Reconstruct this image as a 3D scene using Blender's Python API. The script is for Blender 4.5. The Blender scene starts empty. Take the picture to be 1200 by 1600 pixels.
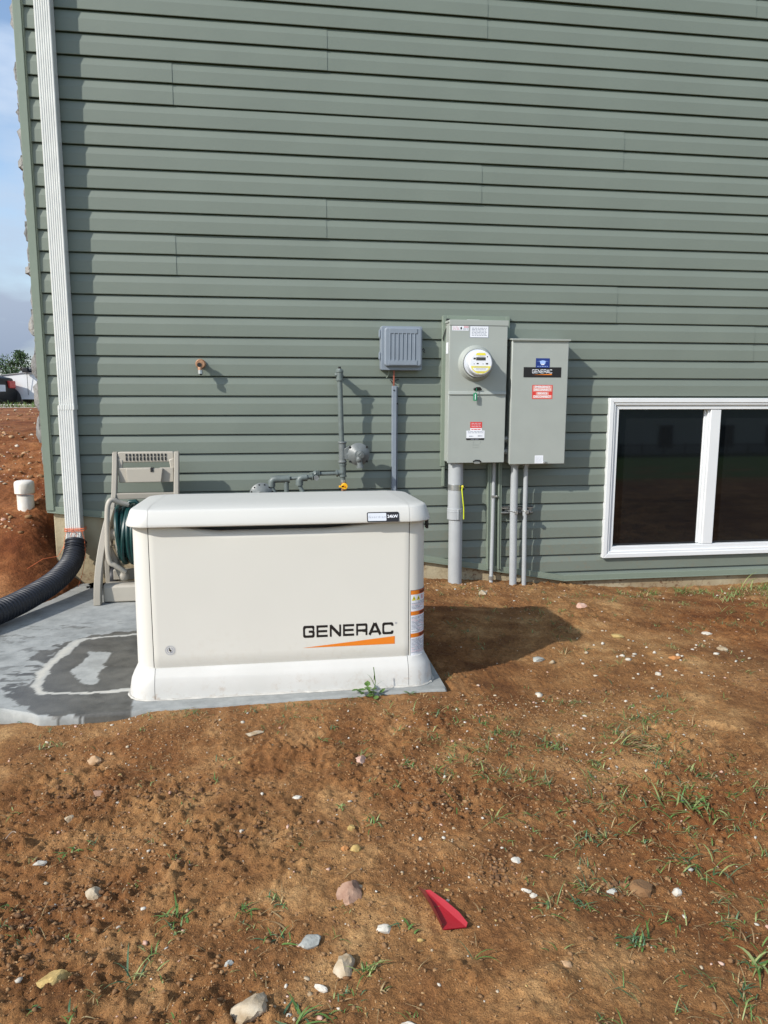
import bpy, bmesh, math, random
import numpy as np
from mathutils import Vector, Matrix
random.seed(7)
sc = bpy.context.scene
COL = sc.collection
rad = math.radians

# ------------------------------------------------------------------ camera
cam_d = bpy.data.cameras.new('camera'); cam = bpy.data.objects.new('camera', cam_d); COL.objects.link(cam)
PITCH, YAW, ROLL = rad(8.903), rad(8.566), rad(.1135)
F = Vector((math.sin(YAW)*math.cos(PITCH), math.cos(YAW)*math.cos(PITCH), -math.sin(PITCH)))
R0 = Vector((math.cos(YAW), -math.sin(YAW), 0)); U0 = R0.cross(F)
Rv = math.cos(ROLL)*R0 + math.sin(ROLL)*U0; Uv = -math.sin(ROLL)*R0 + math.cos(ROLL)*U0
M = Matrix((( Rv.x, Uv.x, -F.x, 0), (Rv.y, Uv.y, -F.y, 0), (Rv.z, Uv.z, -F.z, 1.185), (0, 0, 0, 1)))
cam.matrix_world = M
cam_d.sensor_fit = 'VERTICAL'; cam_d.sensor_height = 36; cam_d.lens = 1183.16/1600*36
cam_d.clip_start = .05; cam_d.clip_end = 3000
sc.camera = cam
# ------------------------------------------------------------------ sky and sun
SUN = Vector((-1.23, -.80, 1.0)).normalized()
EL = math.asin(SUN.z); AZ = math.atan2(SUN.x, SUN.y)
w = bpy.data.worlds.new('World'); sc.world = w; w.use_nodes = True
nt = w.node_tree; nt.nodes.clear()
wo = nt.nodes.new('ShaderNodeOutputWorld'); bg = nt.nodes.new('ShaderNodeBackground')
sky = nt.nodes.new('ShaderNodeTexSky'); sky.sky_type = 'NISHITA'; sky.sun_disc = False
sky.sun_elevation = EL; sky.sun_rotation = AZ; sky.air_density = 1.0; sky.dust_density = .6
tc = nt.nodes.new('ShaderNodeTexCoord'); mp = nt.nodes.new('ShaderNodeMapping'); mp.inputs['Scale'].default_value = (1.6, 1.6, 4.5)
nz = nt.nodes.new('ShaderNodeTexNoise'); nz.inputs['Scale'].default_value = 1.7; nz.inputs['Detail'].default_value = 7
nz.inputs['Roughness'].default_value = .55
rp = nt.nodes.new('ShaderNodeValToRGB'); rp.color_ramp.elements[0].position = .44; rp.color_ramp.elements[1].position = .66
mx = nt.nodes.new('ShaderNodeMix'); mx.data_type = 'RGBA'
sep = nt.nodes.new('ShaderNodeSeparateXYZ'); lowr = nt.nodes.new('ShaderNodeValToRGB')
lowr.color_ramp.elements[0].position = .0; lowr.color_ramp.elements[0].color = (1.35, 1.7, 2.35, 1)
lowr.color_ramp.elements[1].position = .45; lowr.color_ramp.elements[1].color = (4.6, 5.2, 6.0, 1)
nt.links.new(tc.outputs['Generated'], mp.inputs['Vector']); nt.links.new(mp.outputs[0], nz.inputs['Vector'])
nt.links.new(tc.outputs['Generated'], sep.inputs[0]); nt.links.new(sep.outputs['Z'], lowr.inputs[0])
nt.links.new(nz.outputs['Fac'], rp.inputs[0]); nt.links.new(rp.outputs[0], mx.inputs['Factor'])
nt.links.new(sky.outputs[0], mx.inputs['A']); nt.links.new(lowr.outputs[0], mx.inputs['B'])
nt.links.new(mx.outputs['Result'], bg.inputs[0]); bg.inputs[1].default_value = .148
nt.links.new(bg.outputs[0], wo.inputs[0])
sl = bpy.data.lights.new('sun', 'SUN'); sl.energy = 3.6; sl.angle = rad(.8); sl.color = (1, .955, .885)
so = bpy.data.objects.new('sun', sl); COL.objects.link(so); so.location = SUN*30
so.rotation_euler = (-SUN).to_track_quat('-Z', 'Y').to_euler()
sc.view_settings.view_transform = 'Standard'; sc.view_settings.look = 'None'
sc.view_settings.exposure = .45; sc.view_settings.gamma = 1

# ------------------------------------------------------------------ materials
def mat(name, col, rough=.5, var=0, vscale=8, col2=None, bump=0, bscale=60, metal=0, bdist=.01, coat=0, detail=4, spec=.5):
    m = bpy.data.materials.new(name); m.use_nodes = True; n = m.node_tree; b = n.nodes['Principled BSDF']
    b.inputs['Base Color'].default_value = (*col, 1); b.inputs['Roughness'].default_value = rough
    b.inputs['Metallic'].default_value = metal; b.inputs['Coat Weight'].default_value = coat
    b.inputs['Specular IOR Level'].default_value = spec
    tcn = n.nodes.new('ShaderNodeTexCoord')
    if var or col2:
        nn = n.nodes.new('ShaderNodeTexNoise'); nn.inputs['Scale'].default_value = vscale; nn.inputs['Detail'].default_value = detail
        n.links.new(tcn.outputs['Object'], nn.inputs['Vector'])
        r = n.nodes.new('ShaderNodeValToRGB'); r.color_ramp.elements[0].position = .35; r.color_ramp.elements[1].position = .68
        c2 = col2 or tuple(min(1, c*(1+var)) for c in col); c1 = col if col2 else tuple(c*(1-var) for c in col)
        r.color_ramp.elements[0].color = (*c1, 1); r.color_ramp.elements[1].color = (*c2, 1)
        n.links.new(nn.outputs['Fac'], r.inputs[0]); n.links.new(r.outputs[0], b.inputs['Base Color'])
    if bump:
        nb = n.nodes.new('ShaderNodeTexNoise'); nb.inputs['Scale'].default_value = bscale; nb.inputs['Detail'].default_value = 4
        n.links.new(tcn.outputs['Object'], nb.inputs['Vector'])
        bb = n.nodes.new('ShaderNodeBump'); bb.inputs['Strength'].default_value = bump; bb.inputs['Distance'].default_value = bdist
        n.links.new(nb.outputs['Fac'], bb.inputs['Height']); n.links.new(bb.outputs[0], b.inputs['Normal'])
    return m
def ramp(n, stops):
    r = n.nodes.new('ShaderNodeValToRGB'); e = r.color_ramp.elements
    while len(e) < len(stops): e.new(.5)
    for el, (p, c) in zip(e, stops): el.position = p; el.color = (*c, 1)
    return r
def noise(n, vec, scale, detail=4, rough=.5):
    q = n.nodes.new('ShaderNodeTexNoise'); q.inputs['Scale'].default_value = scale; q.inputs['Detail'].default_value = detail
    q.inputs['Roughness'].default_value = rough; n.links.new(vec, q.inputs['Vector']); return q
def mixc(n, fac, a, b, mode='MIX'):
    q = n.nodes.new('ShaderNodeMix'); q.data_type = 'RGBA'; q.blend_type = mode
    for s, v in (('Factor', fac), ('A', a), ('B', b)):
        if hasattr(v, 'is_output'): n.links.new(v, q.inputs[s])
        elif isinstance(v, tuple): q.inputs[s].default_value = (*v, 1)
        else: q.inputs[s].default_value = v
    return q.outputs['Result']

def splash(m, z0, z1, col, amt, local=0):
    # dried mud splashes: they belong to the surface and thin out upwards
    n = m.node_tree; b = n.nodes['Principled BSDF']; t = n.nodes.new('ShaderNodeTexCoord').outputs['Object']
    src = b.inputs['Base Color'].links[0].from_socket if b.inputs['Base Color'].links else None
    sp = n.nodes.new('ShaderNodeSeparateXYZ'); n.links.new(t, sp.inputs[0])
    mr = n.nodes.new('ShaderNodeMapRange'); mr.inputs[1].default_value = z0; mr.inputs[2].default_value = z1; mr.inputs[3].default_value = amt; mr.inputs[4].default_value = 0; n.links.new(sp.outputs['Z'], mr.inputs[0])
    q = noise(n, t, 38, 8, .7); r = ramp(n, [(.50, (0, 0, 0)), (.64, (1, 1, 1))]); n.links.new(q.outputs['Fac'], r.inputs[0])
    q2 = noise(n, t, 5, 4, .6); r2 = ramp(n, [(.40, (0, 0, 0)), (.62, (1, 1, 1))]); n.links.new(q2.outputs['Fac'], r2.inputs[0])
    a = n.nodes.new('ShaderNodeMath'); a.operation = 'MULTIPLY'; n.links.new(r.outputs[0], a.inputs[0]); n.links.new(mr.outputs[0], a.inputs[1])
    c = n.nodes.new('ShaderNodeMath'); c.operation = 'MULTIPLY'; n.links.new(a.outputs[0], c.inputs[0]); n.links.new(r2.outputs[0], c.inputs[1])
    o = mixc(n, c.outputs[0], src, col); n.links.new(o, b.inputs['Base Color'])
SAGE = mat('sage_vinyl', (.156, .183, .154), .46, var=.035, vscale=2.2, bump=.25, bscale=9, bdist=.004)
SAGE_TRIM = mat('sage_trim', (.185, .225, .18), .42, var=.03, vscale=4, bump=.1, bscale=20)
WHITE = mat('white_vinyl', (.66, .68, .69), .35, var=.02, vscale=5)
WHITE_DS = mat('white_aluminium', (.62, .63, .61), .38, col2=(.68, .69, .665), vscale=14)
GRAY_BOX = mat('grey_enamel', (.325, .35, .325), .42, var=.025, vscale=7, bump=.06, bscale=160, bdist=.002)
GRAY_PVC = mat('grey_pvc', (.36, .38, .39), .45, var=.05, vscale=9)
BLUE_GRAY = mat('blue_grey_plastic', (.20, .235, .28), .5, var=.04, vscale=12)
PIPE_GRAY = mat('painted_pipe', (.115, .14, .135), .45, var=.12, vscale=30, bump=.25, bscale=120, bdist=.003)
REG_GRAY = mat('cast_grey', (.135, .15, .15), .4, var=.1, vscale=30, bump=.3, bscale=90, bdist=.003)
BLACK = mat('black_plastic', (.012, .012, .014), .45, var=.1, vscale=20)
BLACKM = mat('dark_metal', (.03, .03, .03), .4, var=.2, vscale=20, metal=.5)
STEEL = mat('zinc_steel', (.45, .46, .45), .35, var=.15, vscale=25, metal=.8)
CREAM = mat('cream_paint', (.625, .615, .565), .42, var=.015, vscale=3, bump=.08, bscale=260, bdist=.001)
LIDM = mat('white_paint', (.560, .555, .522), .40, var=.015, vscale=3, bump=.08, bscale=240, bdist=.001)
BASEM = mat('white_base', (.525, .518, .488), .45, col2=(.565, .558, .53), vscale=6, bump=.1, bscale=200, bdist=.001)
splash(BASEM, -.01, .09, (.30, .17, .08), .75); splash(CREAM, .05, .30, (.42, .33, .22), .22); splash(SAGE, -.1, .55, (.22, .14, .075), .38)
ORANGE = mat('orange_print', (.72, .20, .015), .45, var=.03)
BLACKP = mat('black_print', (.012, .010, .010), .4, var=.05)
WHITEP = mat('white_print', (.74, .76, .80), .45, var=.03)
SILV = mat('silver_print', (.58, .61, .66), .35, var=.03)
REDP = mat('red_print', (.62, .045, .035), .45, var=.05)
BLUEP = mat('blue_print', (.012, .035, .20), .4, var=.1)
LBLUE = mat('light_blue_print', (.35, .5, .85), .4, var=.1)
YELP = mat('yellow_print', (.75, .66, .06), .45, var=.05)
GREYP = mat('grey_print', (.27, .29, .36), .5, var=.1)
PINKP = mat('pink_print', (.62, .38, .42), .5, var=.1)
BROWNP = mat('brown_print', (.22, .06, .03), .5, var=.1)
TAUPE = mat('taupe_resin', (.39, .36, .305), .5, var=.03, vscale=8)
TAUPE_D = mat('taupe_resin_rail', (.30, .275, .23), .52, var=.04, vscale=8)
HOSE = mat('green_hose', (.004, .038, .036), .4, var=.2, vscale=30)
BRASS = mat('weathered_copper', (.30, .15, .08), .42, col2=(.44, .26, .16), vscale=60, metal=.35, bump=.3, bscale=150, bdist=.002)
YEL = mat('yellow_valve', (.80, .42, .01), .4, var=.05)
GREEN = mat('green_seal', (.01, .22, .10), .4, var=.1)
YG = mat('yellow_green_wire', (.55, .62, .02), .4, var=.1)
ORW = mat('orange_wire', (.30, .09, .06), .5, var=.1)
ORS = mat('orange_string', (.70, .16, .05), .6, var=.2, vscale=60)
CONC_F = mat('foundation_concrete', (.26, .19, .105), .85, col2=(.42, .37, .25), vscale=3.5, bump=.5, bscale=50, bdist=.006, detail=8)
splash(CONC_F, .0, .28, (.15, .08, .04), 1.6)
STONE = mat('stone_veneer', (.15, .15, .145), .85, col2=(.32, .31, .29), vscale=9, bump=.8, bscale=40, bdist=.02, detail=8)
GLASS = mat('dark_glass', (.006, .007, .008), .03, var=.05, spec=.5)
PVC_W = mat('white_pvc', (.72, .71, .67), .4, col2=(.62, .58, .50), vscale=18)
CORR = mat('black_corrugated', (.012, .014, .021), .48, var=.2, vscale=20)
ROOF = mat('dark_shingle', (.05, .05, .05), .9, var=.2, vscale=30)
DIRT_SPECK = mat('dirt_clod', (.175, .088, .036), .95, col2=(.30, .175, .08), vscale=9, bump=.6, bscale=200, bdist=.004)

def add_soil_nodes():
    m = bpy.data.materials.new('bare_soil'); m.use_nodes = True; n = m.node_tree; b = n.nodes['Principled BSDF']
    t = n.nodes.new('ShaderNodeTexCoord').outputs['Object']
    big = noise(n, t, .9, 5, .55); mid = noise(n, t, 5.5, 6, .62); fine = noise(n, t, 60, 6, .7); grit = noise(n, t, 260, 3, .6)
    c1 = ramp(n, [(.32, (.158, .074, .028)), (.50, (.255, .132, .052)), (.68, (.395, .240, .110))])
    n.links.new(mid.outputs['Fac'], c1.inputs[0])
    c2 = ramp(n, [(.36, (.74, .58, .47)), (.60, (1.14, 1.15, 1.12))]); n.links.new(big.outputs['Fac'], c2.inputs[0])
    a = mixc(n, 1.0, c1.outputs[0], c2.outputs[0], 'MULTIPLY')
    # redder clay exposed on the slope left of the house
    s0 = n.nodes.new('ShaderNodeSeparateXYZ'); n.links.new(t, s0.inputs[0]); r0_ = n.nodes.new('ShaderNodeMapRange'); r0_.inputs[1].default_value = 3.9; r0_.inputs[2].default_value = 4.6; n.links.new(s0.outputs['Y'], r0_.inputs[0])
    r1_ = n.nodes.new('ShaderNodeMapRange'); r1_.inputs[1].default_value = -.8; r1_.inputs[2].default_value = -1.3; n.links.new(s0.outputs['X'], r1_.inputs[0])
    mq = n.nodes.new('ShaderNodeMath'); mq.operation = 'MULTIPLY'; n.links.new(r0_.outputs[0], mq.inputs[0]); n.links.new(r1_.outputs[0], mq.inputs[1])
    red_ = mixc(n, 1.0, a, (.92, .70, .66), 'MULTIPLY'); a = mixc(n, mq.outputs[0], a, red_)
    c3 = ramp(n, [(.30, (.55, .5, .47)), (.48, (.98, .98, .98)), (.66, (1.28, 1.25, 1.2))]); n.links.new(fine.outputs['Fac'], c3.inputs[0])
    a = mixc(n, .85, a, c3.outputs[0], 'MULTIPLY')
    c4 = ramp(n, [(.40, (.75, .72, .70)), (.60, (1.2, 1.2, 1.18))]); n.links.new(grit.outputs['Fac'], c4.inputs[0])
    a = mixc(n, .8, a, c4.outputs[0], 'MULTIPLY')
    # green far lawn, driven by position behind the camera (y < -38)
    sp = n.nodes.new('ShaderNodeSeparateXYZ'); n.links.new(t, sp.inputs[0])
    mr = n.nodes.new('ShaderNodeMapRange'); mr.inputs[1].default_value = -30; mr.inputs[2].default_value = -40; n.links.new(sp.outputs['Y'], mr.inputs[0])
    g = noise(n, t, 2, 5); gr = ramp(n, [(.3, (.05, .11, .02)), (.7, (.10, .19, .04))]); n.links.new(g.outputs['Fac'], gr.inputs[0])
    mr.inputs[1].default_value = -7; mr.inputs[2].default_value = -14
    m2 = n.nodes.new('ShaderNodeMapRange'); m2.inputs[1].default_value = -.2; m2.inputs[2].default_value = -2.2; n.links.new(sp.outputs['Y'], m2.inputs[0])
    pn = noise(n, t, .8, 5); pr = ramp(n, [(.38, (0, 0, 0)), (.48, (1, 1, 1))]); n.links.new(pn.outputs['Fac'], pr.inputs[0])
    mm_ = n.nodes.new('ShaderNodeMath'); mm_.operation = 'MULTIPLY'; n.links.new(pr.outputs[0], mm_.inputs[0]); n.links.new(m2.outputs[0], mm_.inputs[1])
    a = mixc(n, mm_.outputs[0], a, gr.outputs[0])
    a = mixc(n, mr.outputs[0], a, gr.outputs[0])
    n.links.new(a, b.inputs['Base Color']); b.inputs['Roughness'].default_value = .92; b.inputs['Specular IOR Level'].default_value = .25
    add = n.nodes.new('ShaderNodeMath'); add.operation = 'MULTIPLY_ADD'; n.links.new(grit.outputs['Fac'], add.inputs[0]); add.inputs[1].default_value = .35
    n.links.new(fine.outputs['Fac'], add.inputs[2])
    bp = n.nodes.new('ShaderNodeBump'); bp.inputs['Strength'].default_value = .9; bp.inputs['Distance'].default_value = .012
    n.links.new(add.outputs[0], bp.inputs['Height']); n.links.new(bp.outputs[0], b.inputs['Normal'])
    return m
SOIL = add_soil_nodes()
def add_slab_mat():
    m = bpy.data.materials.new('pad_concrete'); m.use_nodes = True; n = m.node_tree; b = n.nodes['Principled BSDF']
    t = n.nodes.new('ShaderNodeTexCoord').outputs['Object']
    at = n.nodes.new('ShaderNodeAttribute'); at.attribute_name = 'wet'
    ad = n.nodes.new('ShaderNodeAttribute'); ad.attribute_name = 'silt'
    n1 = noise(n, t, 9, 10, .72); c = ramp(n, [(.32, (.22, .232, .226)), (.68, (.37, .38, .366))]); n.links.new(n1.outputs['Fac'], c.inputs[0])
    n2 = noise(n, t, 12, 6, .6); cw = ramp(n, [(.35, (.062, .060, .053)), (.65, (.115, .11, .096))]); n.links.new(n2.outputs['Fac'], cw.inputs[0])
    a = mixc(n, at.outputs['Fac'], c.outputs[0], cw.outputs[0])
    a = mixc(n, ad.outputs['Fac'], a, (.50, .48, .42))
    n.links.new(a, b.inputs['Base Color'])
    mr = n.nodes.new('ShaderNodeMapRange'); mr.inputs[3].default_value = .8; mr.inputs[4].default_value = .38
    n.links.new(at.outputs['Fac'], mr.inputs[0]); n.links.new(mr.outputs[0], b.inputs['Roughness'])
    fb = noise(n, t, 150, 4); bp = n.nodes.new('ShaderNodeBump'); bp.inputs['Strength'].default_value = .3; bp.inputs['Distance'].default_value = .003
    n.links.new(fb.outputs['Fac'], bp.inputs['Height']); n.links.new(bp.outputs[0], b.inputs['Normal'])
    return m
SLAB = add_slab_mat()

# ------------------------------------------------------------------ mesh helpers
def wloc(o):
    v = Vector((0, 0, 0))
    while o: v += o.location; o = o.parent
    return v
class MB:
    def __init__(s): s.v = []; s.f = []; s.m = []; s.mats = []
    def mi(s, m):
        if m not in s.mats: s.mats.append(m)
        return s.mats.index(m)
    def add(s, vs, fs, m):
        k = len(s.v); s.v += [tuple(v) for v in vs]; i = s.mi(m)
        for f in fs: s.f.append([k+q for q in f]); s.m.append(i)
        return s
    def box(s, x0, x1, y0, y1, z0, z1, m, T=None):
        vs = [Vector(p) for p in ((x0,y0,z0),(x1,y0,z0),(x1,y1,z0),(x0,y1,z0),(x0,y0,z1),(x1,y0,z1),(x1,y1,z1),(x0,y1,z1))]
        if T: vs = [T @ v for v in vs]
        return s.add(vs, [(3,2,1,0),(4,5,6,7),(0,1,5,4),(1,2,6,5),(2,3,7,6),(3,0,4,7)], m)
    def prism(s, poly, axis, a, b, m, T=None):
        # poly of 2D points; axis 'x','y','z' extruded a..b
        def P(u, v, t): return Vector((t, u, v) if axis == 'x' else (u, t, v) if axis == 'y' else (u, v, t))
        n = len(poly); vs = [P(u, v, a) for u, v in poly]+[P(u, v, b) for u, v in poly]
        if T: vs = [T @ v for v in vs]
        fs = [tuple(range(n))[::-1], tuple(range(n, 2*n))]+[(i, (i+1) % n, n+(i+1) % n, n+i) for i in range(n)]
        if axis == 'y': fs = [f[::-1] for f in fs]
        return s.add(vs, fs, m)
    def flat(s, poly, y, m):      # a flat print facing -y
        return s.add([(u, y, v) for u, v in poly], [tuple(range(len(poly)))], m)
    def tube(s, pts, r, m, n=12, caps=True):
        pts = [Vector(p) for p in pts]; N = len(pts); rs = r if isinstance(r, (list, tuple)) else [r]*N
        vs = []; fs = []; prev = None
        for i, p in enumerate(pts):
            t = (pts[min(i+1, N-1)]-pts[max(i-1, 0)]).normalized()
            if prev is None:
                a = Vector((0, 0, 1)) if abs(t.z) < .9 else Vector((1, 0, 0)); u = t.cross(a).normalized()
            else: u = (prev - t*prev.dot(t)).normalized()
            prev = u; q = t.cross(u)
            for k in range(n):
                an = 2*math.pi*k/n; vs.append(p+(u*math.cos(an)+q*math.sin(an))*rs[i])
        for i in range(N-1):
            for k in range(n): fs.append((i*n+k, i*n+(k+1) % n, (i+1)*n+(k+1) % n, (i+1)*n+k))
        if caps: fs.append(tuple(range(n))[::-1]); fs.append(tuple((N-1)*n+k for k in range(n)))
        return s.add(vs, fs, m)
    def cyl(s, a, b, r, m, n=20, r2=None): return s.tube([a, b], [r, r if r2 is None else r2], m, n)
    def loft(s, rings, m, cap0=True, cap1=True):
        n = len(rings[0]); vs = [p for r in rings for p in r]; fs = []
        for i in range(len(rings)-1):
            for k in range(n): fs.append((i*n+k, i*n+(k+1) % n, (i+1)*n+(k+1) % n, (i+1)*n+k))
        if cap0: fs.append(tuple(range(n))[::-1])
        if cap1: fs.append(tuple((len(rings)-1)*n+k for k in range(n)))
        return s.add(vs, fs, m)
    def blob(s, c, rx, ry, rz, m, seed=0, jag=.25, sub=2, rot=0):
        rnd = random.Random(seed); bm = bmesh.new(); bmesh.ops.create_icosphere(bm, subdivisions=sub, radius=1)
        ph = [Vector((rnd.uniform(-1, 1), rnd.uniform(-1, 1), rnd.uniform(-1, 1))).normalized() for _ in range(9)]
        of = [rnd.uniform(.50, .92) for _ in ph]; R = Matrix.Rotation(rot, 3, 'Z')
        vs = []
        for v in bm.verts:
            p = v.co.copy()
            for a, o in zip(ph, of):   # planar cuts give facets
                d = p.dot(a)
                if d > o: p -= a*(d-o)*min(1, jag*3.2)
            p *= 1+rnd.uniform(-jag, jag)*.22
            p = R @ Vector((p.x*rx, p.y*ry, p.z*rz)); vs.append(p+Vector(c))
        fs = [tuple(v.index for v in f.verts) for f in bm.faces]; bm.free()
        return s.add(vs, fs, m)
    def text(s, body, size, T, m, sx=1, align='CENTER', off=0, sp=1):
        cu = bpy.data.curves.new('t', 'FONT'); cu.body = body; cu.size = size; cu.align_x = align; cu.align_y = 'CENTER'
        cu.offset = off; cu.space_character = sp; cu.resolution_u = 3
        ob = bpy.data.objects.new('t', cu); COL.objects.link(ob); bpy.context.view_layer.update()
        me = bpy.data.meshes.new_from_object(ob.evaluated_get(bpy.context.evaluated_depsgraph_get()))
        vs = [T @ Vector((v.co.x*sx, 0, v.co.y)) for v in me.vertices]; fs = [tuple(p.vertices) for p in me.polygons]
        COL.objects.unlink(ob); bpy.data.objects.remove(ob); bpy.data.meshes.remove(me); bpy.data.curves.remove(cu)
        return s.add(vs, fs, m)
    def build(s, name, parent=None, bevel=0, smooth=35, seg=2, recalc=True, post=None):
        me = bpy.data.meshes.new(name); L = wloc(parent) if parent else Vector((0, 0, 0))
        me.from_pydata([(v[0]-L.x, v[1]-L.y, v[2]-L.z) for v in s.v], [], s.f)
        for m in s.mats: me.materials.append(m)
        me.polygons.foreach_set('material_index', s.m)
        if recalc or post:
            bm = bmesh.new(); bm.from_mesh(me)
            if post: post(bm)
            if recalc: bmesh.ops.recalc_face_normals(bm, faces=bm.faces)
            bm.to_mesh(me); bm.free()
        me.update()
        if smooth:
            me.polygons.foreach_set('use_smooth', [True]*len(me.polygons)); me.set_sharp_from_angle(angle=rad(smooth))
        o = bpy.data.objects.new(name, me); COL.objects.link(o)
        if parent: o.parent = parent
        if bevel:
            b = o.modifiers.new('bevel', 'BEVEL'); b.width = bevel; b.segments = seg; b.limit_method = 'ANGLE'; b.angle_limit = rad(40)
            b.harden_normals = False
        return o
def tag(o, label=None, cat=None, group=None, kind=None):
    for k, v in (('label', label), ('category', cat), ('group', group), ('kind', kind)):
        if v: o[k] = v
    return o
def thing(name, label, cat, loc, group=None, rz=0):
    o = bpy.data.objects.new(name, None); COL.objects.link(o); o.location = loc; o.rotation_euler.z = rz
    o.empty_display_size = .05
    return tag(o, label, cat, group)
def TR(x, y, z): return Matrix.Translation((x, y, z))
def rrect(cx, cy, hx, hy, r, z, n=6):
    out = []
    for (sx, sy, a0) in ((1, 1, 0), (-1, 1, 90), (-1, -1, 180), (1, -1, 270)):
        for i in range(n+1):
            a = rad(a0+90*i/n); out.append((cx+sx*(hx-r)+r*math.cos(a), cy+sy*(hy-r)+r*math.sin(a), z))
    return out
def hull2(x0, x1, z0, z1, r=.006, n=4):
    return [(p[0], p[1]) for p in rrect((x0+x1)/2, (z0+z1)/2, (x1-x0)/2, (z1-z0)/2, r, 0, n)]

# ------------------------------------------------------------------ noise for terrain
def vnoise(x, y, seed):
    xi = np.floor(x).astype(np.int64); yi = np.floor(y).astype(np.int64); xf = x-xi; yf = y-yi
    u = xf*xf*(3-2*xf); v = yf*yf*(3-2*yf)
    def h(a, b):
        k = (a*374761393+b*668265263+seed*1442695041) & 0xffffffff
        k = ((k ^ (k >> 13))*1274126177) & 0xffffffff; k = k ^ (k >> 16)
        return (k & 0xffff)/65535.0
    return (h(xi, yi)*(1-u)+h(xi+1, yi)*u)*(1-v)+(h(xi, yi+1)*(1-u)+h(xi+1, yi+1)*u)*v
def fbm(x, y, sc_, octs, seed, g=.5):
    t = 0; a = 1; s_ = 0
    for o in range(octs):
        c, sn = math.cos(o*1.1+.4), math.sin(o*1.1+.4)
        t = t+a*(vnoise((x*c-y*sn)*sc_+o*17.3, (x*sn+y*c)*sc_-o*9.1, seed+o)-.5); s_ += a; a *= g; sc_ *= 2.03
    return t/s_
def sst(a, b, x):
    t = np.clip((x-a)/(b-a), 0, 1); return t*t*(3-2*t)
BY = np.array([-60, 3.6, 4.1, 4.4, 4.6, 4.8, 5.0, 5.3, 5.6, 6.5, 8.0, 11, 14, 18.4, 18.7, 30, 300, 3000.])
BZ = np.array([0, 0, .03, .07, .15, .27, .37, .47, .53, .67, .79, .875, .895, .87, .52, .5, .6, -6.])
def terrain(x, y, detail=True):
    x = np.asarray(x, float); y = np.asarray(y, float)
    bx = sst(-1.12, -1.55, x)
    berm = np.interp(y, BY, BZ)*np.where(y > 5.2, np.maximum(bx, sst(5.0, 5.6, y)), bx)
    base = -.028 - .028*sst(.5, 1.3, x) - .075*sst(1.5, 2.8, x) + .02*sst(3.0, 4.0, x)
    base = base - .004*sst(-.45, -.75, x)
    base = base - .042*sst(4.2, 4.75, y)*sst(1.05, 1.9, x)
    base = base + .022*sst(2.2, 2.75, y)*(1-sst(2.95, 3.3, y))*sst(-.6, -.45, x)*(1-sst(.8, 1.1, x))
    z = base*(1-np.clip(berm*3, 0, 1))+berm
    z = z - .083*np.clip(-y-1.0, 0, 57) 
    near = 1-sst(6, 14, np.abs(y-3)+np.abs(x)*.5)
    if detail:
        slabm = sst(-.75, -.95, x)*0
        keep = 1-.75*(sst(-.75, -.55, -np.abs(x-.06)-.0)*0)
        a = fbm(x, y, 1.5, 3, 11)*.075
        rid = fbm(x, y, 7, 4, 31); c = fbm(x, y, 26, 4, 53, .6); d = fbm(x, y, 90, 3, 77, .6)
        lump = np.maximum(rid-.08, 0)*.085 - np.maximum(-.12-rid, 0)*.06
        rough = (.35+1.15*sst(-.08, .22, fbm(x, y, 2.3, 2, 91)))*(1-.45*sst(2.3, 2.7, y)*(1-sst(1.2, 2., x)))
        e = fbm(x, y, 55, 3, 121, .6)
        z = z*1.0
        det = (1+.9*sst(4.7, 5.2, y)*(x < -1.2))*(lump*.75*(1-.6*sst(2.3, 2.7, y))+(c*.013+np.maximum(c-.12, 0)*.042+np.maximum(e-.04, 0)*.042)*rough+d*.014)
        # the pad and its rim stay clear of soil
        pad = (sst(-1.75, -1.55, x)*(1-sst(.66, .74, x)))*sst(2.855+.0, 2.90, y)*(1-sst(4.8, 4.9, y))*(1-np.clip(berm*30, 0, 1))
        edge_ = np.exp(-((y-2.83)/.10)**2)*(x > -1.6)*(x < .75)
        a = a*(1-.7*sst(4.3, 4.7, y)*(x > 0))
        z = z + (a+det)*near*(1-pad)*(1-.72*edge_) - .05*pad
        z = z + fbm(x, y, .25, 4, 5)*.5*sst(16, 60, np.hypot(x, y))
    return z
def ground_at(x, y): return float(terrain(np.array([x]), np.array([y]))[0])

def axis(segs, far):
    out = []
    for a, b, st in segs: out += list(np.arange(a, b-1e-9, st))
    out.append(segs[-1][1]); d = segs[-1][2]; v = out[-1]
    while v < far[1]: d *= 1.28; v += d; out.append(v)
    d = segs[0][2]; v = out[0]; pre = []
    while v > far[0]: d *= 1.28; v -= d; pre.append(v)
    return np.array(pre[::-1]+out)
gx = axis([(-3.2, -1.9, .03), (-1.9, -.8, .014), (-.8, 1.5, .0066), (1.5, 3.9, .013)], (-900, 900))
gy = axis([(.6, 1.1, .02), (1.1, 2.7, .0062), (2.7, 5.2, .013), (5.2, 7.5, .03)], (-900, 1500))
X, Y = np.meshgrid(gx, gy); Z = terrain(X, Y)
nx, ny = len(gx), len(gy)
me = bpy.data.meshes.new('ground'); me.vertices.add(nx*ny)
me.vertices.foreach_set('co', np.stack([X, Y, Z], -1).astype(np.float32).ravel())
I = (np.arange(ny-1)[:, None]*nx+np.arange(nx-1)[None, :]).ravel()
Q = np.stack([I, I+1, I+1+nx, I+nx], -1).astype(np.int32)
me.loops.add(Q.size); me.polygons.add(len(Q)); me.loops.foreach_set('vertex_index', Q.ravel())
me.polygons.foreach_set('loop_start', np.arange(0, Q.size, 4, dtype=np.int32)); me.polygons.foreach_set('loop_total', np.full(len(Q), 4, np.int32))
me.polygons.foreach_set('use_smooth', np.ones(len(Q), bool)); me.update(calc_edges=True); me.materials.append(SOIL)
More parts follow.
